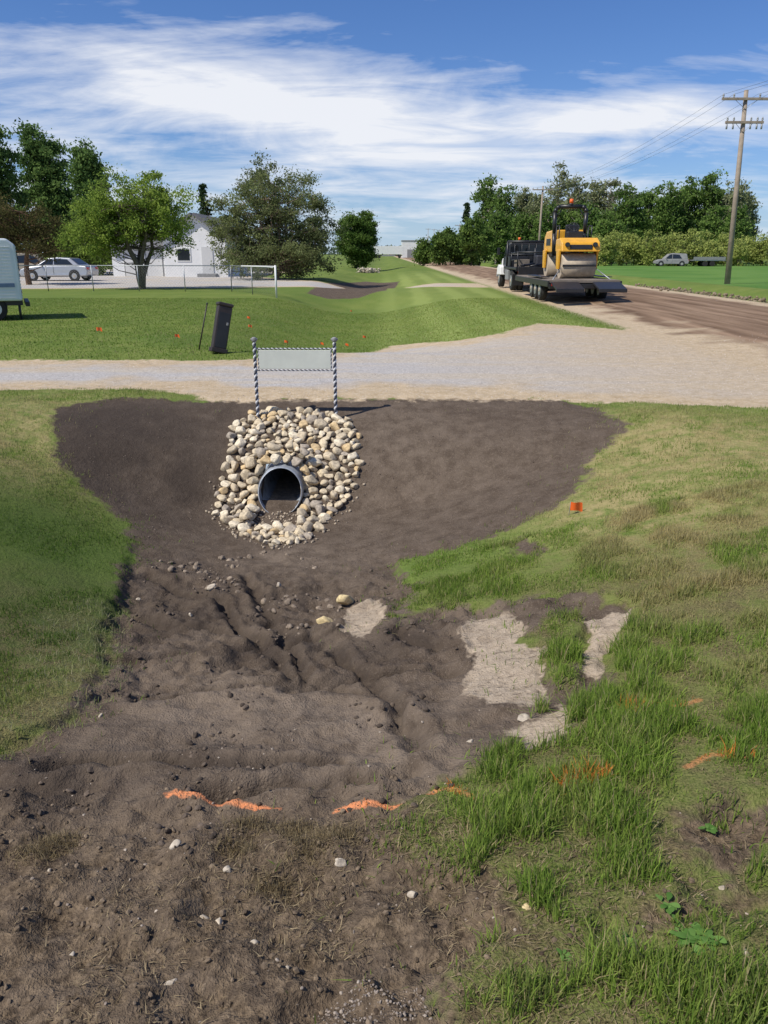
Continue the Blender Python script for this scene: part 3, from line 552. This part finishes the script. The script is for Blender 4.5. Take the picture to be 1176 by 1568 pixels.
# ---------------------------------------------------------------- utility poles and lines
M_pole=simple("pole_wood",(.30,.245,.19),.85,0,.25,3,.3); M_ins=simple("insulator",(.3,.31,.32),.3,0,.1); M_wire=simple("conductor",(.10,.10,.10),.5,.3,.1)
def pole(X,Y,Hh,lean=0,arms=2):
    e=empty("utility_pole",(X,Y,-.1)); top=np.array([lean,0,Hh])
    tubes("shaft",[((0,0,-.5),tuple(top),.17,.11)],M_pole,e,12)
    for k in range(arms):
        z=Hh-.45-k*1.15; w=1.35 if k==0 else 1.05; xx_=lean*z/Hh
        box(f"crossarm_{k}",(xx_,-.15,z),(2*w,.10,.13),M_pole,e,.01)
        tubes(f"brace_{k}",[((xx_-w*.5,-.15,z),(xx_,-.13,z-.5),.012,.012),((xx_+w*.5,-.15,z),(xx_,-.13,z-.5),.012,.012)],M_steel,e,6)
        sg_=[]
        for q in ([-1,-.55,.55,1] if k==0 else [-.95,-.6,.35,.7,.97]):
            sg_+= [((xx_+q*w*.95,-.15,z+.06),(xx_+q*w*.95,-.15,z+.14),.03,.06),((xx_+q*w*.95,-.15,z+.14),(xx_+q*w*.95,-.15,z+.26),.06,.03)]
            if k==1: sg_.append(((xx_+q*w*.95,-.15,z-.06),(xx_+q*w*.95,-.15,z-.34),.05,.05))
        tubes(f"insulators_{k}",sg_,M_ins,e,8)
px0=W(1114,435,47)[0]; px1,pz1=W(1143,138,47)
pl=[(px0,47,pz1+.1,px1-px0),(20.3,107,10.0,.1),(20.5,165,9.6,0),(20.8,225,9.5,0),(21,300,9.5,0),(21,400,9.5,0)]
tops=[]
for X,Y,Hh,ln in pl: pole(X,Y,Hh,ln,2 if Y<50 else 1); tops.append((X+ln,Y,Hh-.45-.1))
tops=[(20.6,-15,9.7)]+tops
segs=[]
for off in(-1.2,-.65,.65,1.2):
    for a,b in zip(tops[:-1],tops[1:]):
        prev=None
        for i in range(15):
            q=i/14; p=np.array(a)*(1-q)+np.array(b)*q+np.array([off,0,.25-1.0*4*q*(1-q)])
            if prev is not None: segs.append((prev,p,.007,.007))
            prev=p
tubes("power_lines",segs,M_wire,None,5)
for u,Y in((655,420),(664,430),(672,440)):
    X=W(u,388,Y)[0]; pole(X,Y,14,0,1)
# ---------------------------------------------------------------- trailer, roller, truck
TX=7.0
tl=empty("equipment_trailer",(TX,27.8,.05)); DZ=.72
box("deck",(0,3.7,DZ),(2.5,6.9,.10),M_wood,tl,.01)
for s in(-1,1):
    box("side_rail",(s*1.27,3.7,DZ-.08),(.06,7.0,.20),M_black,tl,.01)
    for j,yy_ in enumerate((2.0,2.85,3.7)): wheel(f"wheel_{j}_{s}",(s*1.1,yy_,.38),.37,.24,tl,M_steel)
    box("fender",(s*1.14,2.85,.84),(.32,2.75,.03),M_black,tl,.01)
    box("ramp",(s*.72,-.35,DZ-.14),(.95,.95,.07),M_black,tl,.01,(math.radians(12),0,0))
    for q in range(5): box("ramp_cleat",(s*.72,-.02-.17*q,DZ-.065-.036*q),(.9,.03,.03),M_grey,tl,0,(math.radians(12),0,0))
    box("ramp_lip",(s*.72,-.8,DZ-.27),(.95,.08,.10),M_black,tl,.01)
    box("tail_light",(s*1.12,.03,DZ-.1),(.16,.03,.08),M_red,tl,.005)
for i in range(5): box("cross_member",(0,.6+i*1.5,DZ-.14),(2.4,.08,.14),M_black,tl)
box("rear_bumper",(0,.18,DZ-.16),(2.5,.10,.16),M_black,tl,.01)
tubes("drawbar",[((-.9,7.1,.62),(0,8.5,.6),.06,.06),((.9,7.1,.62),(0,8.5,.6),.06,.06)],M_black,tl)
box("headboard",(0,7.1,DZ+.2),(2.4,.06,.35),M_black,tl,.01)
for i in range(3): box("plank_gap",(-.8+.8*i,3.7,DZ+.053),(.015,6.7,.004),M_black,tl)
rl=empty("road_roller",(TX+.12,29.5,.82))
DR=.45
for j,yy_ in enumerate((.45,3.0)):
    tubes(f"drum_{j}",[((-.62,yy_,DR),(.62,yy_,DR),DR,DR)],M_drum,rl,48); tubes(f"drum_hub_{j}",[((-.66,yy_,DR),(.66,yy_,DR),.14,.14)],M_black,rl,16)
    for s in(-1,1): prism(f"yoke_{j}_{s}",[(yy_-.16,DR-.12),(yy_+.16,DR-.12),(yy_+.26,1.0),(yy_-.26,1.0)],.07,M_yel,rl,cen=s*.69,bev=.01)
    box(f"scraper_{j}",(0,yy_+(-.46 if j==0 else .46),.46),(1.22,.03,.07),M_black,rl)
prism("front_frame",[(-.12,.94),(1.0,.94),(1.0,1.38),(.35,1.42),(-.02,1.26)],1.40,M_yel,rl,bev=.04)
box("grille",(0,-.09,1.10),(.8,.03,.16),M_black,rl,.01,(math.radians(-12),0,0))
for s in(-1,1):
    tubes("work_lamp",[((s*.5,-.16,1.18),(s*.5,-.06,1.18),.07,.07)],M_glass,rl,14); tubes("lamp_ring",[((s*.5,-.14,1.18),(s*.5,-.05,1.18),.085,.085)],M_black,rl,14)
box("platform",(0,1.45,.74),(1.1,1.0,.10),M_black,rl,.02); box("articulation",(0,1.4,.55),(.5,.8,.3),M_black,rl,.03)
box("seat_base",(.05,1.55,.98),(.45,.45,.38),M_black,rl,.04); box("seat_cushion",(.05,1.52,1.28),(.5,.5,.12),M_black,rl,.04); box("seat_back",(.05,1.78,1.62),(.52,.13,.6),M_black,rl,.05)
box("console",(0,1.05,1.46),(.6,.22,.40),M_black,rl,.04); tubes("steering_column",[((0,1.1,1.5),(0,1.25,1.8),.03,.03)],M_black,rl)
a=np.linspace(0,2*math.pi,17); st=[np.array([.19*math.cos(t),1.26+.10*math.sin(t),1.82+.15*math.sin(t)]) for t in a]; tubes("steering_wheel",[(st[i],st[i+1],.018,.018) for i in range(16)],M_black,rl,6)
prism("engine_hood",[(1.95,.92),(3.5,.92),(3.45,1.5),(3.15,1.70),(1.95,1.74)],1.3,M_yel,rl,bev=.05)
box("hood_vent",(-.655,2.6,1.3),(.01,.8,.25),M_black,rl); box("counterbody",(0,2.7,.84),(1.2,1.2,.14),M_black,rl,.02)
RP=[(-.56,.85),(-.58,1.6),(-.60,2.36),(-.55,2.50),(-.42,2.57),(.42,2.57),(.55,2.50),(.60,2.36),(.58,1.6),(.56,.85)]
tubes("rops_hoop",[((p[0],1.98,p[1]),(q[0],1.98,q[1]),.075,.075) for p,q in zip(RP[:-1],RP[1:])],M_black,rl,10)
tubes("rops_gusset",[((-.58,1.98,2.1),(-.3,1.98,2.56),.022,.022),((.58,1.98,2.1),(.3,1.98,2.56),.022,.022),((-.58,1.98,1.6),(-.58,1.3,.85),.03,.03),((.58,1.98,1.6),(.58,1.3,.85),.03,.03)],M_black,rl)
tubes("handrail",[((-.6,.98,1.3),(-.6,.98,1.85),.022,.022),((-.6,.98,1.85),(-.6,1.5,1.85),.022,.022),((-.6,1.5,1.85),(-.6,1.5,.8),.022,.022),((.6,.98,1.3),(.6,.98,1.85),.022,.022),((.6,.98,1.85),(.6,1.5,1.85),.022,.022),((.6,1.5,1.85),(.6,1.5,.8),.022,.022)],M_black,rl)
tubes("beacon",[((0,1.98,2.62),(0,1.98,2.68),.08,.08)],M_black,rl,14); tubes("beacon_lens",[((0,1.98,2.68),(0,1.98,2.84),.08,.065)],M_orange,rl,14)
tubes("exhaust",[((.35,2.8,1.6),(.35,2.8,2.0),.035,.035)],M_black,rl)
tubes("tie_down_chain",[((-.6,.2,.4),(-1.15,-.9,-.05),.018,.018),((.6,.2,.4),(1.0,-.9,-.05),.018,.018)],M_steel,rl)
tk=empty("flatbed_truck",(TX+.1,36.3,.05))
box("chassis",(0,3.0,.62),(.9,6.2,.22),M_black,tk,.02); box("flat_deck",(0,1.75,1.0),(2.4,3.7,.10),M_black,tk,.01); box("deck_rail",(0,-.12,.98),(2.4,.06,.18),M_black,tk,.01)
for s in(-1,1):
    wheel(f"rear_outer_{s}",(s*1.05,1.3,.45),.45,.25,tk,M_steel); wheel(f"rear_inner_{s}",(s*.76,1.3,.45),.45,.25,tk,M_steel); wheel(f"front_{s}",(s*1.0,5.5,.45),.45,.27,tk,M_steel)
    box("mudflap",(s*.95,.7,.5),(.5,.03,.5),M_black,tk); box("tail_light",(s*1.0,-.16,.85),(.2,.03,.1),M_red,tk,.005)
    box("underbody_toolbox",(s*1.0,2.4,.68),(.45,.9,.45),M_grey,tk,.02)
    prism("front_fender",[(4.9,.62),(5.0,.98),(5.25,1.1),(5.75,1.1),(6.05,.95),(6.15,.6)],.3,M_white,tk,cen=s*1.02,bev=.03)
    box("mirror",(s*1.28,4.95,1.75),(.14,.08,.34),M_black,tk,.02); tubes("mirror_arm",[((s*1.0,4.95,1.65),(s*1.28,4.95,1.7),.015,.015)],M_black,tk)
prism("cab",[(3.7,.7),(5.3,.7),(5.25,1.45),(4.85,2.15),(4.6,2.25),(3.8,2.25),(3.7,2.1)],2.0,M_black,tk,bev=.05,taper=lambda z:1 if z<1.5 else .9)
prism("hood",[(5.2,.7),(6.5,.7),(6.55,1.3),(6.3,1.42),(5.2,1.5)],1.75,M_white,tk,bev=.06)
box("rear_window",(0,3.69,1.82),(1.3,.02,.45),M_glass,tk,.01)
for s in(-1,1): prism("side_window",[(4.0,1.5),(5.08,1.5),(4.78,2.02),(4.0,2.05)],.02,M_glass,tk,cen=s*.965,bev=0)
box("front_bumper",(0,6.65,.6),(2.2,.12,.25),M_steel,tk,.03)
hr=[((-1.05,3.55,1.05),(-1.05,3.55,2.2),.05,.05),((1.05,3.55,1.05),(1.05,3.55,2.2),.05,.05),((-1.05,3.55,2.2),(1.05,3.55,2.2),.05,.05),((-1.05,3.55,1.6),(1.05,3.55,1.6),.03,.03)]+[((q,3.55,1.05),(q,3.55,2.2),.018,.018) for q in(-.7,-.35,0,.35,.7)]
tubes("headache_rack",hr,M_black,tk)
box("cargo_toolbox",(-.6,3.0,1.28),(.9,.6,.45),M_black,tk,.02); box("cargo_engine",(.3,1.6,1.32),(.7,.8,.5),simple("oily_steel",(.06,.06,.065),.5,.3,.4,9),tk,.05); box("cargo_crate",(-.7,1.3,1.22),(.6,.7,.34),M_wood,tk,.01); box("cargo_pump",(.75,.5,1.2),(.5,.5,.32),M_red,tk,.05)
tubes("cargo_hoses",[((-.9,.3,1.12),(-.2,.9,1.2),.05,.05),((-.5,.2,1.1),(.4,.6,1.25),.04,.04),((.1,2.4,1.1),(.1,2.4,1.9),.05,.05),((-1.1,.1,1.05),(-1.1,.1,1.75),.03,.03),((-1.1,1.9,1.05),(-1.1,1.9,1.7),.03,.03),((-1.1,.1,1.7),(-1.1,1.9,1.65),.025,.025),((-1.1,.1,1.4),(-1.1,1.9,1.35),.02,.02),((-1.1,.1,1.7),(1.1,.1,1.7),.03,.03),((1.1,.1,1.7),(1.1,.1,1.0),.03,.03)],M_black,tk)
tubes("warning_lamp",[((-.4,4.1,2.27),(-.4,4.1,2.4),.07,.06)],M_orange,tk,10)
# ---------------------------------------------------------------- camper (only its rear corner is in view)
cp=empty("camper_trailer",(-10.3,22.7,0),math.radians(115)); cp.scale=(.93,.93,.93); M_sid=simple("camper_siding",(.66,.72,.74),.45,0,.06,2)
prism("body",[(-.0,.55),(5.8,.55),(6.1,1.2),(5.9,2.15),(5.6,2.3),(.2,2.22),(0,2.05)],2.3,M_sid,cp,cen=-.75,bev=.05)
for i in range(17):
    box("siding_rib",(-.75,-.012,.64+i*.085),(2.26,.012,.016),M_white,cp)
    for sx,nm in((.405,"a"),(-1.905,"b")): box("side_rib_"+nm,(sx,2.9,.64+i*.085),(.012,5.5,.016),M_white,cp)
M_bt=simple("blue_trim",(.10,.16,.26),.5)
box("trim_band",(-1.915,2.9,.98),(.01,5.5,.10),M_bt,cp)
for sx,nm in((.415,"a"),(-1.92,"b")): box("side_window_"+nm,(sx,2.6,1.6),(.02,1.1,.5),M_glass,cp,.01)
box("rear_window",(-.9,-.025,1.6),(1.2,.02,.5),M_glass,cp,.01); box("roof_vent",(-.7,2,2.32),(.4,.4,.12),M_white,cp,.02)
for j,yy_ in enumerate((.75,1.5)): wheel(f"wheel_{j}",(.22,yy_,.33),.33,.2,cp,M_white); wheel(f"wheel_l_{j}",(-1.72,yy_,.33),.33,.2,cp,M_white)
box("frame",(-.75,2.8,.48),(2.0,5.6,.12),M_black,cp); box("bumper",(-.75,-.12,.45),(2.1,.12,.12),M_black,cp,.01); box("tail_light",(.25,-.03,.72),(.14,.02,.1),M_red,cp); tubes("jack",[((.2,.1,.5),(.2,.1,.0),.03,.03),((-1.7,.1,.5),(-1.7,.1,0),.03,.03)],M_black,cp); tubes("tongue",[((-.75,5.7,.48),(-.75,7,.48),.06,.06)],M_black,cp)
# ---------------------------------------------------------------- cars
def sedan(name,X,Y,rz,mat,suv=False):
    e=empty(name,(X,Y,0),rz); w=1.78
    low=[(-2.25,.32),(-2.3,.62),(-2.22,.92),(-1.5,1.0),(.85,.98),(1.7,.88),(2.2,.72),(2.28,.5),(2.22,.3),(1.75,.28),(-1.7,.28)]
    prism("body",low,w,mat,e,bev=.07,taper=lambda z:1 if z<.85 else .96)
    top=[(-1.75,.96),(-1.15,1.40),(-.3,1.47),(.35,1.40),(1.1,.96)] if not suv else [(-2.15,.96),(-1.95,1.65),(-.3,1.75),(.45,1.62),(1.15,.96)]
    prism("roof",top,w*.92,mat,e,bev=.05,taper=lambda z:1 if z<1.1 else .84)
    zt_=top[2][1]
    for s in(-1,1):
        gl=[(-1.35,1.02),(-.98,1.33),(-.1,1.38),(-.1,1.02)]; gr_=[(0,1.02),(0,1.38),(.3,1.34),(.85,1.02)]
        if suv: gl=[(p,1.02+(q-1.02)*1.6) for p,q in gl]; gr_=[(p,1.02+(q-1.02)*1.6) for p,q in gr_]
        for nm,g in(("rear_side_glass",gl),("front_side_glass",gr_)):
            pts=[(s*(w*.46*(1-.16*min(1,max(0,(b-.96)/(zt_-.96))))+.03),a_,b) for a_,b in g]; mk(nm,pts,[[list(range(4))]],[M_glass],parent=e)
        for yy_ in(-1.4,1.4): wheel(f"wheel_{s}_{yy_}",(s*.80,yy_,.32),.32,.2,e,M_silver); tubes("arch",[((s*.86,yy_,.35),(s*.892,yy_,.35),.37,.37)],M_black,e,20)
        box("head_lamp",(s*.66,2.2,.68),(.35,.08,.14),M_glass,e,.03); box("tail_lamp",(s*.66,-2.27,.78),(.35,.05,.16),M_red,e,.02); box("mirror",(s*.97,.75,1.0),(.16,.1,.12),mat,e,.03)
        tubes("door_seam",[((s*.895,-.05,.4),(s*.895,-.05,.95),.008,.008)],M_black,e,4)
    w0=top[1];w1=top[0]; mk("rear_glass",[(-.62,w1[0]+.1,w1[1]+.1),(.62,w1[0]+.1,w1[1]+.1),(.6,w0[0]-.05,w0[1]-.02),(-.6,w0[0]-.05,w0[1]-.02)],[[[0,1,2,3]]],[M_glass],parent=e)
    return e
sedan("parked_car",W(92,425,53)[0],53,math.radians(86),M_silver)
sedan("parked_suv",W(52,420,62)[0],62,math.radians(-80),simple("beige_paint",(.35,.30,.22),.35,.3,.05),True)
sedan("distant_car",W(1028,390,114)[0],114,math.radians(80),M_grey,True)
ft=empty("farm_trailer",(W(1083,390,113)[0],113,0)); box("bed",(0,0,.8),(4.4,2,.12),M_steel,ft); box("side_boards",(0,-1,1.05),(4.4,.06,.4),M_grey,ft); tubes("wheels",[((q,-1,.35),(q,1,.35),.35,.35) for q in(-.5,.5)],M_tyre,ft,14); tubes("tongue",[((2.2,0,.7),(3.4,0,.6),.06,.06)],M_black,ft)
# ---------------------------------------------------------------- house
def siding_mat():
    m,t,b=newmat("white_siding"); pos=t.nd('ShaderNodeTexCoord').outputs['Object']; z=t.nd('ShaderNodeSeparateXYZ',{0:pos}).outputs[2]
    f=t.m('FRACT',t.m('MULTIPLY',z,6)); n=t.noise(pos,1.5,4); c=t.mix(t.mr(n,.3,.7),(.74,.74,.73),(.80,.80,.79)); t.put(b.inputs['Base Color'],c); b.inputs['Roughness'].default_value=.6
    bn=t.nd('ShaderNodeBump',{'Height':f,'Strength':.3,'Distance':.01}); t.put(b.inputs['Normal'],bn.outputs[0]); return m
M_sidg=siding_mat(); M_roof=simple("shingles",(.17,.17,.18),.95,0,.25,6,.5); M_roof.node_tree.nodes['Principled BSDF'].inputs['Specular IOR Level'].default_value=.1
hs=empty("white_house",(0,0,0)); Y0=62
xa=W(252,400,Y0)[0]; xb=W(348,400,Y0)[0]; xm=(xa+xb)/2; ez=W(300,364,Y0)[1]; pz=W(300,330,Y0)[1]
V=[(xa,Y0,0),(xb,Y0,0),(xb,Y0,ez),(xm,Y0,pz),(xa,Y0,ez),(xa,Y0+9,0),(xb,Y0+9,0),(xb,Y0+9,ez),(xm,Y0+9,pz),(xa,Y0+9,ez)]
mk("gable_walls",V,[[[1,6,7,2],[0,4,9,5]],[[0,1,2,3,4],[5,9,8,7,6]]],[M_sidg],parent=hs)
def slab(name,a,b,c,d,th,mat,par):
    V=np.array([a,b,c,d],float); n=np.cross(V[1]-V[0],V[3]-V[0]); n/=np.linalg.norm(n); n*=np.sign(n[2]) ; V=np.vstack([V+n*.02,V+n*(th+.02)]); mk(name,V,[[[0,1,2,3],[4,5,6,7],[0,1,5,4],[1,2,6,5],[2,3,7,6],[3,0,4,7]]],[mat],parent=par)
o=.35; sl=(pz-ez)/(xb-xm)
slab("roof_right",(xm,Y0-o,pz),(xb+o,Y0-o,ez-o*sl),(xb+o,Y0+9+o,ez-o*sl),(xm,Y0+9+o,pz),.22,M_roof,hs); slab("roof_left",(xm,Y0-o,pz),(xa-o,Y0-o,ez-o*sl),(xa-o,Y0+9+o,ez-o*sl),(xm,Y0+9+o,pz),.22,M_roof,hs)
xc_=W(165,400,Y0)[0]; e2=W(200,384,Y0)[1]+.3
V=[(xc_,Y0+1,0),(xa,Y0+1,0),(xa,Y0+1,e2),(xc_,Y0+1,e2),(xc_,Y0+8,0),(xc_,Y0+8,e2),(xc_,Y0+4.5,e2+1.1),(xa,Y0+8,0),(xa,Y0+8,e2)]
mk("wing_walls",V,[[[0,1,2,3],[7,4,5,8]],[[0,3,6,5,4]]],[M_sidg],parent=hs)
slab("wing_roof_front",(xc_-.3,Y0+.6,e2-.12),(xa,Y0+.6,e2-.12),(xa,Y0+4.5,e2+1.1),(xc_-.3,Y0+4.5,e2+1.1),.1,M_roof,hs); slab("wing_roof_back",(xc_-.3,Y0+8.4,e2-.12),(xa,Y0+8.4,e2-.12),(xa,Y0+4.5,e2+1.1),(xc_-.3,Y0+4.5,e2+1.1),.1,M_roof,hs)
M_door=simple("garage_door",(.60,.60,.59),.6,0,.05)
for i,xx_ in enumerate((xc_+1.6,xc_+3.3)):
    box(f"door_{i}",(xx_,Y0+.97,1.0),(1.2,.06,2.0),M_door,hs,.01); box(f"door_frame_{i}",(xx_,Y0+.985,1.03),(1.36,.03,2.12),M_grey,hs)
box("window",(xm-.9,Y0-.04,1.6),(.9,.05,.8),M_glass,hs,.01); box("window_frame",(xm-.9,Y0-.02,1.6),(1.08,.04,.98),M_white,hs)
box("side_window",(xb+.03,Y0+2,1.6),(.05,1,.8),M_glass,hs)
box("step",(xm+.9,Y0-.4,.12),(1.4,.8,.24),M_grey,hs,.02); box("entry_door",(xm+.9,Y0-.03,1.2),(.85,.05,1.95),M_door,hs)
gc=empty("barbecue_grill",(W(362,415,57)[0],57,0)); box("lid",(0,0,.95),(.7,.5,.35),M_black,gc,.08); box("cart",(0,0,.5),(.65,.45,.06),M_black,gc); tubes("legs",[((sx2*.3,sy2*.2,0),(sx2*.3,sy2*.2,.8),.02,.02) for sx2 in(-1,1) for sy2 in(-1,1)],M_black,gc)
# ---------------------------------------------------------------- chain link fence
fn=empty("chain_link_fence"); p=[(W(422,457,32)[0],32.3),(W(352,447,37)[0],37.5),(-16,38.2),(-24,38.5)]
segs=[];rails=[];mesh=[]
for (x0,y0),(x1,y1) in zip(p[:-1],p[1:]):
    L=math.hypot(x1-x0,y1-y0); n=max(1,round(L/2.4))
    for i in range(n+1):
        q=i/n; X,Y=x0+(x1-x0)*q,y0+(y1-y0)*q; segs.append(((X,Y,0),(X,Y,1.18),.022,.022))
    rails.append(((x0,y0,1.16),(x1,y1,1.16),.018,.018)); k=int(L/.14)
    for i in range(k):
        for dd in(-1,1):
            q0=i/k; q1=min(1,max(0,q0+dd*1.1/L)); mesh.append(((x0+(x1-x0)*q0,y0+(y1-y0)*q0,.05),(x0+(x1-x0)*q1,y0+(y1-y0)*q1,.06+1.1*abs(q1-q0)*L/1.1),.002,.002))
tubes("posts",segs,M_steel,fn); tubes("top_rail",rails,M_steel,fn); tubes("mesh",mesh,M_steel,fn,3)
gx0,gy0=p[0]; tubes("gate_frame",[((gx0,gy0,0),(gx0,gy0,1.25),.04,.04),((gx0,gy0,1.2),(gx0-1.6,gy0+1.4,1.2),.025,.025)],M_white,fn)
# ---------------------------------------------------------------- far yard
b1=empty("distant_warehouse",(W(636,388,330)[0],330,0)); box("walls",(0,0,3.2),(11,14,6.4),M_white,b1); box("roof",(0,0,6.5),(11.4,14.4,.3),M_grey,b1); box("annex_wall",(5.9+1.6,-1,2.8),(3.8,12,5.6),simple("blue_cladding",(.03,.12,.45),.5),b1); box("door",(-2,-7.03,1.6),(3,.06,3.2),M_grey,b1)
b2=empty("semi_trailer",(W(595,388,300)[0],300,0)); box("box_body",(0,0,2.8),(11,2.6,2.9),M_white,b2,.05); box("underframe",(0,0,1.0),(10,2,.3),M_black,b2); tubes("wheels",[((q,-1.3,.5),(q,1.3,.5),.5,.5) for q in(-4.6,-3.4,4.0)],M_tyre,b2,14); box("skirt",(0,-1.32,.95),(5,.04,.5),M_grey,b2)
# ---------------------------------------------------------------- light
s=Vector((-.62,-.36,.85)).normalized(); el=math.asin(s.z); az=math.atan2(s.x,s.y)
sd=bpy.data.lights.new("sun",'SUN'); sd.energy=4.9; sd.angle=math.radians(.5); sd.color=(1,.94,.84); so=bpy.data.objects.new("sun",sd); so.rotation_euler=s.to_track_quat('Z','Y').to_euler(); so.location=(0,0,30); sc.collection.objects.link(so)
w=bpy.data.worlds.new("World"); sc.world=w; w.use_nodes=True; t=NT(w.node_tree); bg=w.node_tree.nodes['Background']
sky=t.nd('ShaderNodeTexSky'); sky.sky_type='NISHITA'; sky.sun_disc=False; sky.sun_elevation=el; sky.sun_rotation=az; sky.air_density=1.0; sky.dust_density=.3; sky.ozone_density=3.0
g=t.nd('ShaderNodeTexCoord').outputs['Generated']; sp_=t.nd('ShaderNodeSeparateXYZ',{0:g}); X,Y,Z=sp_.outputs
zz=t.m('ADD',t.m('MAXIMUM',Z,0),.18); v=t.nd('ShaderNodeCombineXYZ',{0:t.m('DIVIDE',X,zz),1:t.m('DIVIDE',Y,zz),2:0}).outputs[0]
mp=t.nd('ShaderNodeMapping',{0:v,2:(0,0,.45),3:(1.2,1.7,1)}).outputs[0]; n1=t.noise(mp,1.2,7,.6,.5)
mp2=t.nd('ShaderNodeMapping',{0:v,2:(0,0,-.3),3:(.8,2.0,1)}).outputs[0]; n2=t.noise(mp2,2.2,6,.62,.8)
def gs(x0,z0,sx,sz,k=0):
    a=t.m('DIVIDE',t.m('SUBTRACT',X,x0),sx); b=t.m('DIVIDE',t.m('SUBTRACT',t.m('SUBTRACT',Z,z0),t.m('MULTIPLY',X,k)),sz); return t.m('EXPONENT',t.m('MULTIPLY',t.m('ADD',t.m('MULTIPLY',a,a),t.m('MULTIPLY',b,b)),-1))
msk=t.m('ADD',t.m('MULTIPLY',gs(-.12,.145,.32,.060,-.14),1.3),t.m('MULTIPLY',gs(.27,.160,.13,.018,-.05),1.1)); msk=t.m('ADD',msk,t.m('MULTIPLY',gs(-.45,.09,.25,.05),.4)); msk=t.m('ADD',msk,t.m('MULTIPLY',gs(.1,.06,.5,.03),.3))
msk=t.m('SUBTRACT',msk,t.m('MULTIPLY',gs(.30,.235,.30,.05,.1),.7)); msk=t.m('SUBTRACT',msk,t.m('MULTIPLY',gs(-.40,.25,.20,.035),.45))
den=t.m('ADD',t.m('MULTIPLY',n1,.62),t.m('MULTIPLY',n2,.38)); den=t.m('ADD',den,t.m('MULTIPLY',msk,.22)); f=t.mr(den,.50,.76,0,.95)
skc=t.mix(1.0,sky.outputs[0],(.50,.72,1.10,1),'MULTIPLY')
hz=t.m('EXPONENT',t.m('MULTIPLY',t.m('MAXIMUM',Z,0),-16)); skc=t.mix(t.m('MULTIPLY',hz,.75),skc,(5.7,7.1,8.7,1))
c=t.mix(f,skc,(8.8,9.0,9.5,1)); t.put(bg.inputs[0],c); bg.inputs[1].default_value=.10
